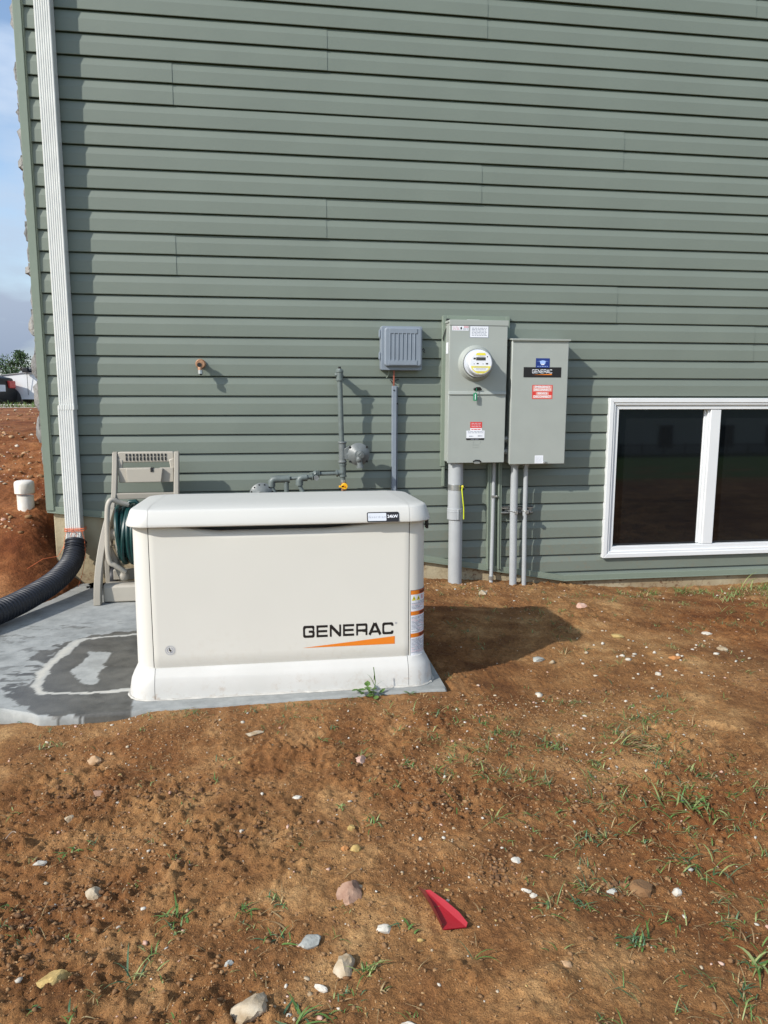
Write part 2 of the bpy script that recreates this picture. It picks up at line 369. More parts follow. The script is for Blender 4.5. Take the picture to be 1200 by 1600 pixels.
go = bpy.data.objects.new('ground', me); COL.objects.link(go); tag(go, kind='structure')

# ------------------------------------------------------------------ concrete pad with its wet marks
def inpoly(px, py, poly):
    c = np.zeros(px.shape, bool); n = len(poly)
    for i in range(n):
        x1, y1 = poly[i]; x2, y2 = poly[(i+1) % n]
        k = ((y1 > py) != (y2 > py)) & (px < (x2-x1)*(py-y1)/(y2-y1+1e-12)+x1); c ^= k
    return c
def segd(px, py, pts):
    d = np.full(px.shape, 9.)
    for (x1, y1), (x2, y2) in zip(pts[:-1], pts[1:]):
        t = np.clip(((px-x1)*(x2-x1)+(py-y1)*(y2-y1))/((x2-x1)**2+(y2-y1)**2), 0, 1)
        d = np.minimum(d, np.hypot(px-x1-t*(x2-x1), py-y1-t*(y2-y1)))
    return d
PADP = [(.688, 2.862), (-.80, 2.812), (-.872, 2.822), (-.905, 2.852), (-1.75, 3.27), (-1.75, 4.862), (-.3, 4.862), (-.3, 3.75), (.688, 3.75)]
WET = [(-.60, 3.84), (-.722, 3.822), (-.807, 3.805), (-.906, 3.775), (-.957, 3.697), (-1.011, 3.677), (-1.066, 3.605), (-1.1, 3.472), (-1.107, 3.39), (-1.133, 3.282), (-1.124, 3.197), (-1.06, 3.031), (-.992, 2.967), (-.92, 2.904), (-.874, 2.84), (-.80, 2.80), (-.535, 2.79), (-.545, 2.90), (-.50, 3.0)]
RING = [(-.60, 3.77), (-.711, 3.761), (-.831, 3.75), (-.919, 3.72), (-.95, 3.669), (-.961, 3.513), (-.987, 3.373), (-.979, 3.26), (-.963, 3.113), (-.931, 3.05), (-.874, 3.033), (-.739, 3.022), (-.55, 3.022)]
PATCH = [(-.853, 3.536), (-.745, 3.507), (-.755, 3.339), (-.73, 3.313), (-.751, 3.249), (-.729, 3.16), (-.733, 3.109), (-.802, 3.13), (-.853, 3.263), (-.877, 3.334), (-.84, 3.375), (-.841, 3.446)]
def build_pad():
    bm = bmesh.new()
    # dense top cut to the outline: grid then bisect by dropping vertices outside and adding an exact rim
    xs = np.arange(-1.75, .70, .0085); ys = np.arange(2.80, 4.87, .0085)
    PX, PY = np.meshgrid(xs, ys); ins = inpoly(PX, PY, PADP)
    idx = {}
    for j in range(len(ys)):
        for i in range(len(xs)):
            if ins[j, i]: idx[(j, i)] = bm.verts.new((xs[i], ys[j], 0))
    for j in range(len(ys)-1):
        for i in range(len(xs)-1):
            q = [idx.get(k) for k in ((j, i), (j, i+1), (j+1, i+1), (j+1, i))]
            if all(q): bm.faces.new(q)
            elif sum(v is not None for v in q) == 3: bm.faces.new([v for v in q if v is not None])
    for v in bm.verts:
        if v.is_boundary:
            bestd, bq = .02, None
            for (x1, y1), (x2, y2) in zip(PADP, PADP[1:]+PADP[:1]):
                t = max(0, min(1, ((v.co.x-x1)*(x2-x1)+(v.co.y-y1)*(y2-y1))/((x2-x1)**2+(y2-y1)**2))); qx, qy = x1+t*(x2-x1), y1+t*(y2-y1)
                dd = math.hypot(v.co.x-qx, v.co.y-qy)
                if dd < bestd: bestd, bq = dd, (qx, qy)
            if bq: v.co.x, v.co.y = bq
    # rim: open boundary rolled over a small radius and dropped
    be = [e for e in bm.edges if e.is_boundary]
    for dz, k in ((-.004, .0035), (-.012, .0045), (-.11, .002)):
        r = bmesh.ops.extrude_edge_only(bm, edges=be); be = [e for e in r['geom'] if isinstance(e, bmesh.types.BMEdge)]
        for v in {v for e in be for v in e.verts}:
            c = Vector((max(-1.5, min(.4, v.co.x)), max(3.1, min(3.6, v.co.y)), v.co.z)); d = (v.co-c); d.z = 0
            if d.length: v.co += d.normalized()*k
            v.co.z = min(v.co.z+dz, 0) if dz > -.1 else -.13
    m = bpy.data.meshes.new('concrete_pad'); bmesh.ops.recalc_face_normals(bm, faces=bm.faces); bm.to_mesh(m); bm.free()
    co = np.zeros(len(m.vertices)*3, np.float32); m.vertices.foreach_get('co', co); co = co.reshape(-1, 3).astype(float)
    px, py = co[:, 0], co[:, 1]
    wx = px+fbm(px, py, 14, 4, 3, .6)*.075; wy = py+fbm(px, py, 14, 4, 8, .6)*.075
    wet = inpoly(wx, wy, WET).astype(float)
    sx = px+fbm(px, py, 22, 3, 41, .6)*.03; sy = py+fbm(px, py, 22, 3, 48, .6)*.03
    ringd = segd(sx, sy, RING); wid = .008+.026*np.clip(fbm(px, py, 5, 2, 15)+.15, 0, 1)+.009*(px < -.9)
    ring = ringd < wid
    hx = px+fbm(px, py*.3, 60, 3, 23, .6)*.05; patch = inpoly(hx, py+fbm(px, py, 20, 3, 29)*.03, PATCH)
    lefts = (px < -1.0) & (py > 3.05) & (fbm(px*1.0, py*2.6, 9, 4, 61, .6) > .03) & (wet > 0)
    wet[ring | patch | lefts] = 0
    # scattered small wet flecks on the dry side
    fl = (fbm(px*.6, py*1.8, 18, 4, 71, .65) > .17) & (px < -.75) & (py < 4.0) & (py > 2.9); wet[fl & (wet == 0) & ~ring & ~patch] = .55
    silt = np.where(ring, .35+.9*np.clip(.6-ringd/np.maximum(wid, .001)*.6+fbm(px, py, 30, 3, 19), 0, .6), 0.)+np.where(patch, .10, 0.)
    edge = ((py < 2.885) & (px > -.54)); wet[edge] = .10
    rim = co[:, 2] < -.02
    silt = np.clip(silt+.0, 0, 1)
    grime = fbm(px, py*1.5, 6, 5, 83, .6)
    wet = np.clip(wet*.95+np.clip(grime-.02, 0, .2)*1.1, 0, 1); wet[rim & (px < -.55)] = .8; wet[rim & (px >= -.55)] = .3
    for nm, ar in (('wet', wet), ('silt', silt)):
        at = m.attributes.new(nm, 'FLOAT', 'POINT'); at.data.foreach_set('value', ar.astype(np.float32))
    m.materials.append(SLAB); m.polygons.foreach_set('use_smooth', [True]*len(m.polygons)); m.set_sharp_from_angle(angle=rad(50))
    o = bpy.data.objects.new('concrete_pad', m); COL.objects.link(o)
    tag(o, 'pale concrete pad with dark wet patch and dried rings beside the generator', 'concrete pad')
build_pad()

# ------------------------------------------------------------------ the house
WY = 4.873; K0 = 3.4499; S = .12
house = thing('house', 'house side wall clad in sage green vinyl siding on a concrete foundation', 'house', (2.0, 9.0, 0))
ztop_k = -22
def profile(y0):   # one course from lip bottom up, (dy, dz)
    return [(y0+.006, .0035), (y0+.0035, -.0003), (y0+.0005, .0), (y0-.0004, .003), (y0+.0008, .070), (y0+.0128, .1135), (y0+.030, .1175), (y0+.030, .1215)]
def siding():
    mb = MB(); rnd = random.Random(5)
    seams = {3: [-.518], 1: [.386], -1: [1.367], 11: [-.535], 9: [.373], 7: [1.352], 5: [2.288], 13: [2.291], -3: [3.14], 15: [3.3],
             -5: [-.52, 3.9], -7: [.38], -9: [1.36], 17: [4.1], 19: [5.2]}
    xe0, xe1 = -1.333, 10.0
    for k0 in range(-25, 31, 2):
        cuts = sorted(seams.get(k0, [])+([7.2] if k0 % 4 == 1 else []))
        xs = [xe0]+cuts+[xe1]
        for si in range(len(xs)-1):
            a, b = xs[si], xs[si+1]
            off = 0 if si % 2 == 0 else .003
            if si > 0: a -= .02
            # wavy vinyl: short lengths with tiny depth wander
            n = max(2, int((b-a)/.30)); px = [a+(b-a)*i/n for i in range(n+1)]
            wob = [0 if i in (0, n) else rnd.uniform(-.0007, .0007) for i in range(n+1)]
            for kk in (k0+1, k0+2):
                z0 = K0-kk*S; pr = profile(WY+off)
                vs = []; fs = []
                for i, x in enumerate(px):
                    for (y, dz) in pr: vs.append((x, y+wob[i], z0+dz))
                q = len(pr)
                for i in range(n):
                    for j in range(q-1): fs.append((i*q+j, (i+1)*q+j, (i+1)*q+j+1, i*q+j+1))
                mb.add(vs, fs, SAGE)
    def post(bm):
        L = wloc(house)
        def cut(co, no, cond):
            g = [f for f in bm.faces if cond(f)]; es = {e for f in g for e in f.edges}; vs = {v for f in g for v in f.verts}
            bmesh.ops.bisect_plane(bm, geom=g+list(es)+list(vs), plane_co=Vector(co)-L, plane_no=no)
        near = lambda a, b: (lambda f: max(v.co.z for v in f.verts)+L.z > a and min(v.co.z for v in f.verts)+L.z < b)
        cut((1.992, 0, 0), (1, 0, 0), near(-1, .6))
        cut((-.997, 0, 0), (1, 0, 0), near(-1, .6))
        dx = (-.085-.094)/(1.992-1.026); 
        for (xa, za, xb, zb) in ((-1.351, .466, -.997, .422), (-.997, .422, 1.992, -.085), (1.992, -.085, 11, -.085)):
            nrm = Vector((-(zb-za), 0, xb-xa)).normalized()
            cut((xa, 0, za), nrm, lambda f: xa-.001 <= f.calc_center_median().x+L.x <= xb+.001 and near(-1, .6)(f))
        def zb(x):
            if x < -.997: return .466+(x+1.351)*(.422-.466)/(.354)
            if x < 1.992: return .422+(x+.997)*(-.507)/2.989
            return -.085
        dead = [f for f in bm.faces if f.calc_center_median().z+L.z < zb(f.calc_center_median().x+L.x)]
        bmesh.ops.delete(bm, geom=dead, context='FACES')
        wc = near(.0, 1.25)
        cut((2.28, 0, 0), (1, 0, 0), wc); cut((3.82, 0, 0), (1, 0, 0), wc); cut((0, 0, .08), (0, 0, 1), wc); cut((0, 0, 1.14), (0, 0, 1), wc)
        dead = []
        for f in bm.faces:
            c = f.calc_center_median()+L
            if 2.28 < c.x < 3.82 and .08 < c.z < 1.14: dead.append(f)
        bmesh.ops.delete(bm, geom=dead, context='FACES')
    return mb.build('siding', house, smooth=9, recalc=False, post=post)
siding()
# structure behind the siding
mb = MB()
mb.prism([(-1.34, .47), (-.99, .44), (1.99, -.07), (2.28, -.07), (2.28, 6.2), (-1.34, 6.2)], 'y', 4.905, 5.0, SAGE); mb.box(2.28, 3.82, 4.905, 5.0, 1.14, 6.2, SAGE); mb.box(2.28, 3.82, 4.905, 5.0, -.07, .08, SAGE); mb.box(3.82, 10, 4.905, 5.0, -.07, 6.2, SAGE)
mb.box(-1.30, -1.2, 5.0, 13, .47, 6.2, SAGE); mb.box(9.9, 10, 5.0, 13, .0, 6.2, SAGE); mb.box(-1.2, 9.9, 12.9, 13, .0, 6.2, SAGE)
mb.build('wall', house)
mb = MB(); mb.prism([(-1.335, -.5), (10, -.5), (10, -.075), (1.992, -.075), (-.997, .430), (-1.335, .470)], 'y', 4.886, 4.904, CONC_F); mb.box(-1.335, -1.2, 5.1, 13, -.5, .455, CONC_F)
def fp(bm):
    pass
f = mb.build('foundation', house, bevel=.006)
# roof
mb = MB()
mb.prism([(-2.0, 6.1), (4.33, 8.6), (10.6, 6.1), (10.6, 6.2), (4.33, 8.75), (-2.0, 6.2)], 'y', 4.70, 13.3, ROOF)
mb.prism([(-1.34, 6.15), (4.33, 8.5), (10, 6.15)], 'y', 4.905, 5.0, SAGE)
mb.build('roof', house)
# trims
mb = MB()
mb.box(-1.368, -1.322, 4.856, 4.90, .467, 6.1, SAGE_TRIM); mb.box(-1.366, -1.360, 4.90, 5.0, .467, 6.1, SAGE_TRIM)
mb.box(-1.322, -1.316, 4.862, 4.90, .467, 6.1, SAGE_TRIM)
mb.build('corner_trim', house, bevel=.003)
def strip(pts, h, y0, y1):
    m = MB()
    for (xa, za), (xb, zb_) in zip(pts[:-1], pts[1:]):
        m.prism([(xa, za-.004), (xb, zb_-.004), (xb, zb_+h), (xa, za+h)], 'y', y0, y1, SAGE_TRIM)
        m.prism([(xa, za-.012), (xb, zb_-.012), (xb, zb_-.004), (xa, za-.004)], 'y', y0-.004, y1, SAGE_TRIM)
    return m
strip([(-1.365, .467), (-.997, .422), (1.992, -.085), (10, -.085)], .030, 4.862, 4.884).build('starter_trim', house, bevel=.0015)
# stone veneer round the corner: uneven blocks seen edge on
mb = MB(); rnd = random.Random(11); z = .75
while z < 6.1:
    h = rnd.uniform(.07, .2); y = 4.90
    if rnd.random() < .12: h *= .5
    while y < 7.5:
        l = rnd.uniform(.18, .5); t = rnd.uniform(.030, .062)
        bmt = []
        n1, n2 = 4, 5
        g = {}
        for i in range(n1+1):
            for j in range(n2+1):
                e = 1 if (i in (0, n1) or j in (0, n2)) else 0
                g[(i, j)] = (-1.365-t*(1-.55*e)*(1+rnd.uniform(-.25, .25)), y+.006+(l-.012)*j/n2+rnd.uniform(-.006, .006), z+.004+(h-.008)*i/n1+rnd.uniform(-.006, .006))
        vs = list(g.values()); kk = list(g.keys()); ix = {k: i for i, k in enumerate(kk)}
        fs = [(ix[(i, j)], ix[(i, j+1)], ix[(i+1, j+1)], ix[(i+1, j)]) for i in range(n1) for j in range(n2)]
        base = len(vs); ring = [(0, j) for j in range(n2+1)]+[(i, n2) for i in range(1, n1+1)]+[(n1, j) for j in range(n2-1, -1, -1)]+[(i, 0) for i in range(n1-1, 0, -1)]
        for k in ring: p = g[k]; vs.append((-1.362, p[1], p[2]))
        for a in range(len(ring)):
            b = (a+1) % len(ring); fs.append((ix[ring[a]], base+a, base+b, ix[ring[b]]))
        mb.add(vs, fs, STONE); y += l
    z += h
mb.box(-1.372, -1.345, 4.925, 7.5, .72, 6.1, mat('mortar', (.30, .28, .25), .95, var=.1, vscale=30, bump=.4, bscale=90))
mb.build('stone_veneer', house, smooth=40)
# window
wn = MB()
X0, X1, Z0, Z1 = 2.262, 3.838, .060, 1.157
def frame(m, x0, x1, z0, z1, wd, y0, y1, mt):
    m.prism([(x0, z0), (x0+wd, z0+wd), (x0+wd, z1-wd), (x0, z1)], 'y', y0, y1, mt)
    m.prism([(x1, z0), (x1, z1), (x1-wd, z1-wd), (x1-wd, z0+wd)], 'y', y0, y1, mt)
    m.prism([(x0, z1), (x0+wd, z1-wd), (x1-wd, z1-wd), (x1, z1)], 'y', y0, y1, mt)
    m.prism([(x0, z0), (x1, z0), (x1-wd, z0+wd), (x0+wd, z0+wd)], 'y', y0, y1, mt)
frame(wn, X0, X1, Z0, Z1, .030, 4.846, 4.895, WHITE)
win = wn.build('window', house, bevel=.003)
m2 = MB(); frame(m2, X0+.022, X1-.022, Z0+.022, Z1-.022, .024, 4.852, 4.90, WHITE); frame(m2, X0+.044, X1-.044, Z0+.044, Z1-.044, .032, 4.864, 4.905, WHITE)
m2.build('window_frame', win, bevel=.003)
m2 = MB(); m2.box(3.012, 3.088, 4.868, 4.93, Z0+.078, Z1-.078, WHITE); m2.box(3.0, 3.012, 4.884, 4.94, Z0+.078, Z1-.078, WHITE); m2.box(2.985, 3.0, 4.905, 4.94, Z0+.078, Z1-.078, WHITE)
m2.build('mullion', win, bevel=.003)
for (a, b) in ((2.335, 2.985), (3.088, 3.765)):
    m2 = MB(); m2.box(a, b, 4.915, 4.921, Z0+.072, Z1-.072, GLASS); m2.build('pane', win)
m2 = MB(); m2.box(2.28, 3.82, 4.96, 4.985, .08, 1.14, BLACK); m2.build('dark_room_backing', win)  # black box added to stand for the dark room behind the panes

# ------------------------------------------------------------------ generator
gen = thing('standby_generator', 'cream standby generator with white lid and flared white base on the pad', 'generator', (.042, 3.235, 0))
GX, GY = .042, 3.235
def bodyring(hx, hy, r, z, n=8): return rrect(GX, GY, hx, hy, r, z, n)
mb = MB()
rr = [bodyring(.582, .285, .072, .10, 10), bodyring(.578, .285, .072, .69, 10)]
mb.loft(rr, CREAM, False, False)
def cutdoor(bm):   # open the front for the door panel
    L = wloc(gen)
    for x in (-.470, .549):
        g = [f for f in bm.faces]; bmesh.ops.bisect_plane(bm, geom=list(bm.faces)+list(bm.edges)+list(bm.verts), plane_co=Vector((x, 0, 0))-L, plane_no=(1, 0, 0))
    dead = [f for f in bm.faces if -.470 < f.calc_center_median().x+L.x < .549 and f.calc_center_median().y+L.y < 3.0]
    bmesh.ops.delete(bm, geom=dead, context='FACES')
mb.build('body', gen, smooth=40, post=cutdoor)
mb = MB(); mb.box(-.50, .58, 3.00, 3.47, .05, .70, BLACK); mb.build('dark_cavity_box', gen)  # black box put behind the door so its top gap shows dark shade
# door with its finger recess
NXD, NZD = 90, 26
def recess(x):
    a = float(sst(-.36, -.05, np.array(x))); b = 1-float(sst(.10, .42, np.array(x))); return a*b
def recess2(x):
    a = float(sst(-.40, -.18, np.array(x))); b = 1-float(sst(.18, .47, np.array(x))); return a*b
vs = []; fs = []
yd = GY-.285-.0045
x0, x1 = -.467, .546
prof = []
for i in range(NXD+1):
    x = x0+(x1-x0)*i/NXD; rc = recess2(x)
    ztop = .676-.020*rc
    col = []
    side = min(x-x0, x1-x); yy = yd+(.003 if side < 1e-6 else 0)
    zs = [.1125]+[.116+(ztop-.03-.116)*j/10 for j in range(11)]
    for zz in zs: col.append((x, yy+(.003 if zz < .113 else 0), zz))
    for a in range(1, 9):
        an = a/8*math.pi/2; R_ = .022*rc+.003
        col.append((x, yy+R_*(1-math.cos(an))*1.2, ztop-R_+R_*math.sin(an)-(0)))
    col.append((x, yy+.050, ztop-.004*rc))
    prof.append(col)
nn_ = len(prof[0])
for c in prof: vs += c
fs = [(i*nn_+j, (i+1)*nn_+j, (i+1)*nn_+j+1, i*nn_+j+1) for i in range(NXD) for j in range(nn_-1)]
for i in (0, NXD):   # returns at each end
    k = len(vs); vs += [(p[0], p[1]+.03, p[2]) for p in prof[i]]
    fs += [(i*nn_+j, i*nn_+j+1, k+j+1, k+j) for j in range(nn_-1)]
k = len(vs); vs += [(p[0][0], p[0][1]+.03, p[0][2]) for p in prof]
fs += [(i*nn_, k+i, k+i+1, (i+1)*nn_) for i in range(NXD)]
door = MB().add(vs, fs, CREAM).build('door', gen, smooth=50)
# base, split by seams
def split(bm_list, cx, gap):
    def post(bm):
        L = wloc(gen)
        for x in cx:
            for s_ in (-gap, gap):
                bmesh.ops.bisect_plane(bm, geom=list(bm.faces)+list(bm.edges)+list(bm.verts), plane_co=Vector((x+s_, 0, 0))-L, plane_no=(1, 0, 0))
            mid = {v for v in bm.verts if abs(v.co.x+L.x-x) < gap*1.2}
        if True:
            for x in cx:
                fsd = [f for f in bm.faces if abs(f.calc_center_median().x+L.x-x) < gap*.6]
                bmesh.ops.delete(bm, geom=fsd, context='FACES')
    return post
SEAM = (-.463, .541)
mb = MB()
mb.loft([bodyring(.614, .333, .10, .002, 10), bodyring(.612, .331, .10, .030, 10), bodyring(.606, .326, .098, .066, 10), bodyring(.597, .316, .094, .088, 10), bodyring(.588, .303, .088, .103, 10), bodyring(.584, .296, .082, .114, 10), bodyring(.578, .280, .075, .1165, 10)], BASEM, True, False)
mb.build('base', gen, smooth=50, post=split(None, SEAM, .0009))
MB().loft([bodyring(.605, .323, .10, .004, 6), bodyring(.586, .300, .09, .09, 6), bodyring(.572, .28, .07, .112, 6)], BLACK).build('base_liner', gen)
mb = MB()
lidr = [(.571, .268, .07, .682), (.592, .320, .085, .680), (.5975, .3265, .09, .684), (.598, .3275, .092, .69), (.584, .312, .092, .7385), (.580, .3075, .092, .7445), (.573, .300, .09, .7475), (.50, .235, .085, .7565), (.40, .16, .08, .7595), (.22, .08, .05, .7605)]
tiltl = lambda pts: [(x, y, z-max(0, z-.70)/.06*.024*max(0, (y-2.93))/.6) for x, y, z in pts]
mb.loft([tiltl(rrect(GX, GY, a, b, r, z, 10)) for i, (a, b, r, z) in enumerate(lidr)], LIDM)
mb.build('lid', gen, smooth=42, post=split(None, (-.463, .541), .0006))
MB().loft([tiltl(rrect(GX, GY, a-.006, b-.006, r, z-.003, 6)) for (a, b, r, z) in lidr[2:]], CREAM).build('lid_liner', gen)
def bead():
    rnd = random.Random(31); pts = []
    for p in rrect(GX, GY, .617, .336, .10, .004, 10): pts.append(p)
    pts.append(pts[0]); out = []
    for a, b in zip(pts[:-1], pts[1:]):
        k = max(1, int(math.dist(a, b)/.02))
        for i in range(k): t = i/k; out.append((a[0]+(b[0]-a[0])*t+rnd.uniform(-.0015, .0015), a[1]+(b[1]-a[1])*t+rnd.uniform(-.0015, .0015), .002))
    m = MB(); m.tube(out, [rnd.uniform(.002, .0065) for _ in out], mat('caulk', (.42, .40, .36), .6, col2=(.55, .53, .48), vscale=30), 6); m.build('caulk', gen)
bead()
# latch on the right side, lock badge on the door
MB().box(.624, .634, 2.985, 3.02, .640, .682, BLACK).build('side_latch', gen, bevel=.003)
mb = MB(); cx, cz = -.404, .187; yb = yd-.0009
def disc(m, cx, cz, r0, r1, y, mt, n=28, a0=0, a1=360):
    vs = []; fs = []
    for i in range(n+1):
        a = rad(a0+(a1-a0)*i/n); vs += [(cx+r0*math.cos(a), y, cz+r0*math.sin(a)), (cx+r1*math.cos(a), y, cz+r1*math.sin(a))]
    fs = [(2*i, 2*i+1, 2*i+3, 2*i+2) for i in range(n)]; m.add(vs, fs, mt)
disc(mb, cx, cz, 0.0001, .0215, yb+.0003, LIDM); disc(mb, cx, cz, .0165, .0178, yb-.0004, GREYP); disc(mb, cx, cz, .0095, .0118, yb-.0004, GREYP, a0=100, a1=430)
mb.add([(cx+a, yb-.0008, cz+b) for a, b in ((-.002, .013), (.0005, .0015), (.005, .002), (.0015, -.011), (.0, -.002), (-.0045, -.002))], [(0, 1, 5), (1, 2, 4, 5), (2, 3, 4)], BLACKP)
mb.build('lock_badge', gen, smooth=0, recalc=False)
# logo: squared strokes
def ribbon(m, pts, wdt, y, mt, T=lambda u, v: (u, v), closed=False):
    P = [Vector((a, b)) for a, b in pts]; n = len(P); L_, R_ = [], []
    for i in range(n):
        d0 = (P[i]-P[i-1]).normalized() if i > 0 else (P[1]-P[0]).normalized(); d1 = (P[i+1]-P[i]).normalized() if i < n-1 else d0
        nrm = Vector((-(d0+d1).y, (d0+d1).x)).normalized(); k = 1/max(.45, nrm.dot(Vector((-d1.y, d1.x))))
        ww = wdt[0] if not isinstance(wdt, (int, float)) else wdt
        if not isinstance(wdt, (int, float)):
            # horizontal strokes thinner than vertical ones
            hw, vw = wdt; ww = vw*abs(nrm.x)+hw*abs(nrm.y)
        L_.append(P[i]+nrm*ww/2*k); R_.append(P[i]-nrm*ww/2*k)
    vs = []
    for a, b in zip(L_, R_):
        for q in (a, b): u, v = T(q.x, q.y); vs.append((u, y, v))
    m.add(vs, [(2*i, 2*i+1, 2*i+3, 2*i+2) for i in range(n-1)], mt)
def rounded(pts, r, seg=4):
    out = [pts[0]]
    for i in range(1, len(pts)-1):
        p0, p, p1 = Vector(pts[i-1]), Vector(pts[i]), Vector(pts[i+1]); a = p+(p0-p).normalized()*r; b = p+(p1-p).normalized()*r
        for k in range(seg+1):
            t = k/seg; out.append(tuple(a*(1-t)**2+p*2*t*(1-t)+b*t*t))
    out.append(pts[-1]); return out
def wordmark(m, x0, x1, z0, z1, y, mt, dy=.0002):
    W_, H_ = x1-x0, z1-z0; hw, vw = (.19, .20) if W_ > .2 else (.15, .15)
    LW, gap = 1.25, .22; a = hw/2; b = vw/2
    def G_(): return [rounded([(LW-b, .80-.02), (LW-b, 1-a), (b, 1-a), (b, a), (LW-b, a), (LW-b, .50), (.62, .50)], .2)]
    def E_(): return [[(LW-.02, 1-a), (b, 1-a)], [(b, 1), (b, 0)], [(LW-.02, a), (b, a)], [(LW-.08, .5), (b, .5)]]
    def N_(): return [[(b, 0), (b, 1)], [(LW-b, 0), (LW-b, 1)], [(b*.9, 1-.06), (LW-b*.9, .06)]]
    def R_(): return [[(b, 0), (b, 1)], rounded([(b, 1-a), (LW-b, 1-a), (LW-b, .42), (b, .42)], .16), rounded([(LW*.55, .40), (LW-b, .36), (LW-b, 0)], .12)]
    def A_(): return [[(.02, 0), (LW*.5-.03, 1.0)], [(LW*.5+.03, 1.0), (LW+.0, 0)], [(.22, .28), (LW-.22, .28)], [(LW*.5-.14, 1-a), (LW*.5+.14, 1-a)]]
    def C_(): return [rounded([(LW-b, .70), (LW-b, 1-a), (b, 1-a), (b, a), (LW-b, a), (LW-b, .30)], .2)]
    letters = [G_, E_, N_, E_, R_, A_, C_]; tot = 7*LW+6*gap; u = 0; q = 0
    for L in letters:
        for st in L():
            ribbon(m, [(p[0]+u, p[1]) for p in st], (hw, vw), y-dy*q, mt, T=lambda aa, bb: (x0+aa/tot*W_, z0+bb*H_)); q = (q+1) % 6
        u += LW+gap
mb = MB(); yl = yd-.0008
wordmark(mb, .116, .483, .213, .2625, yl, BLACKP, .00004)
mb.add([(.112, yl, .171), (.489, yl, .171), (.489, yl, .204), (.30, yl, .187)], [(0, 1, 2, 3)], ORANGE)
mb.text('®', .012, TR(.494, yl, .258), GREYP)
mb.build('logo', gen, smooth=0, recalc=False)
# badge on the lid (front band leans back slightly)
mb = MB(); tilt = math.atan2(.0155, .0485)
TB = TR(.4345, GY-.3275+.0030, .7045) @ Matrix.Rotation(-tilt, 4, 'X')
def tfl(m, x0, x1, z0, z1, y, mt, r=.004): m.add([TB @ Vector((u, y, v)) for u, v in hull2(x0, x1, z0, z1, r)], [tuple(range(20))], mt)
tfl(mb, -.0635, .0635, -.0195, .0195, -.001, BLACKP, .006); tfl(mb, -.060, .013, -.0155, .0155, -.0016, SILV, .003)
mb.text('Guardian', .0125, TB @ TR(-.0235, -.002, 0), GREYP, sp=1.5); mb.text('24kW', .0165, TB @ TR(.038, -.002, .001), WHITEP, off=.0004)
mb.prism(hull2(-.0635, .0635, -.0195, .0195, .006), 'y', -.0008, .003, BLACKP, T=TB)
mb.build('model_badge', gen, smooth=0, recalc=False)
# warning label wrapped round the right front corner
def wrap(s_):   # arc length along the body outline starting at the door edge
    R_ = .072; xs = GX+.580-R_; yf = GY-.285
    st = xs-.552
    if s_ <= st: return (.552+s_, yf, 0)
    a = (s_-st)/R_
    if a < math.pi/2: return (xs+R_*math.sin(a), yf+R_-R_*math.cos(a), a)
    return (xs+R_, yf+R_+(s_-st-R_*math.pi/2), math.pi/2)
def wquad(m, s0, s1, z0, z1, lift, mt):
    n = max(1, int((s1-s0)/.008)); vs = []
    for i in range(n+1):
        x, y, a = wrap(s0+(s1-s0)*i/n); nx_, ny_ = math.sin(a), -math.cos(a)
        for z in (z0, z1): vs.append((x+nx_*lift, y+ny_*lift, z))
    m.add(vs, [(2*i, 2*i+2, 2*i+3, 2*i+1) for i in range(n)], mt)
mb = MB(); rnd = random.Random(2)
wquad(mb, .002, .118, .114, .392, .0012, BLACKP); wquad(mb, .0035, .1165, .1155, .3905, .0016, WHITEP)
for zt, pict in ((.3905, True), (.303, False), (.209, False)):
    wquad(mb, .0035, .04, zt-.017, zt, .0020, ORANGE); wquad(mb, .04, .1165, zt-.017, zt, .0020, mat('red_orange_print', (.50, .085, .02), .5, var=.05))
    for q in range(7): wquad(mb, .048+q*.007, .0525+q*.007, zt-.0135, zt-.004, .0024, BLACKP)
    zz = zt-(.024 if not pict else .047)
    if pict:
        for q, cc in enumerate((YELP, YELP, PINKP)):
            sx = .008+q*.022
            if cc is PINKP: wquad(mb, sx+.002, sx+.016, zt-.040, zt-.022, .0020, cc)
            else:
                for t in range(6): wquad(mb, sx+.0085-.0015*(t+1), sx+.0085+.0015*(t+1), zt-.024-.003*(t+1), zt-.024-.003*t, .0020, cc)
                wquad(mb, sx+.0072, sx+.0098, zt-.037, zt-.029, .0024, BLACKP)
    bottom = {.3905: .306, .303: .212, .209: .122}[zt]
    while zz > bottom+.004:
        s_ = .007
        while s_ < .112:
            l = rnd.uniform(.008, .028); 
            if rnd.random() < .86: wquad(mb, s_, min(s_+l, .113), zz-.0022, zz, .0020, GREYP if rnd.random() < .8 else PINKP)
            s_ += l+.0025
        zz -= .0056
mb.build('warning_label', gen, smooth=0, recalc=False)

# ------------------------------------------------------------------ electric meter main
def screw(m, x, y, z, mt=STEEL, r=.005): m.cyl((x, y, z), (x, y-.004, z), r, mt, 8)
mm = thing('meter_main_panel', 'tall grey meter and breaker box with round electric meter on green mounting trim', 'electric meter box', (1.31, 4.87, .70))
mm_y = 4.735
mb = MB()
for a in ((1.106, 1.134, .712, 1.676), (1.522, 1.55, 1.19, 1.676)): mb.box(a[0], a[1], 4.845, 4.885, a[2], a[3], SAGE_TRIM)
mb.box(1.134, 1.522, 4.845, 4.885, 1.646, 1.676, SAGE_TRIM); mb.box(1.134, 1.522, 4.862, 4.885, .72, 1.646, SAGE_TRIM)
mb.box(1.118, 1.134, 4.85, 4.885, .58, .712, SAGE_TRIM)
mb.build('mounting_trim', mm, bevel=.002)
mb = MB(); mb.box(1.128, 1.496, mm_y+.004, 4.862, .748, 1.628, GRAY_BOX); mb.build('case', mm, bevel=.004)
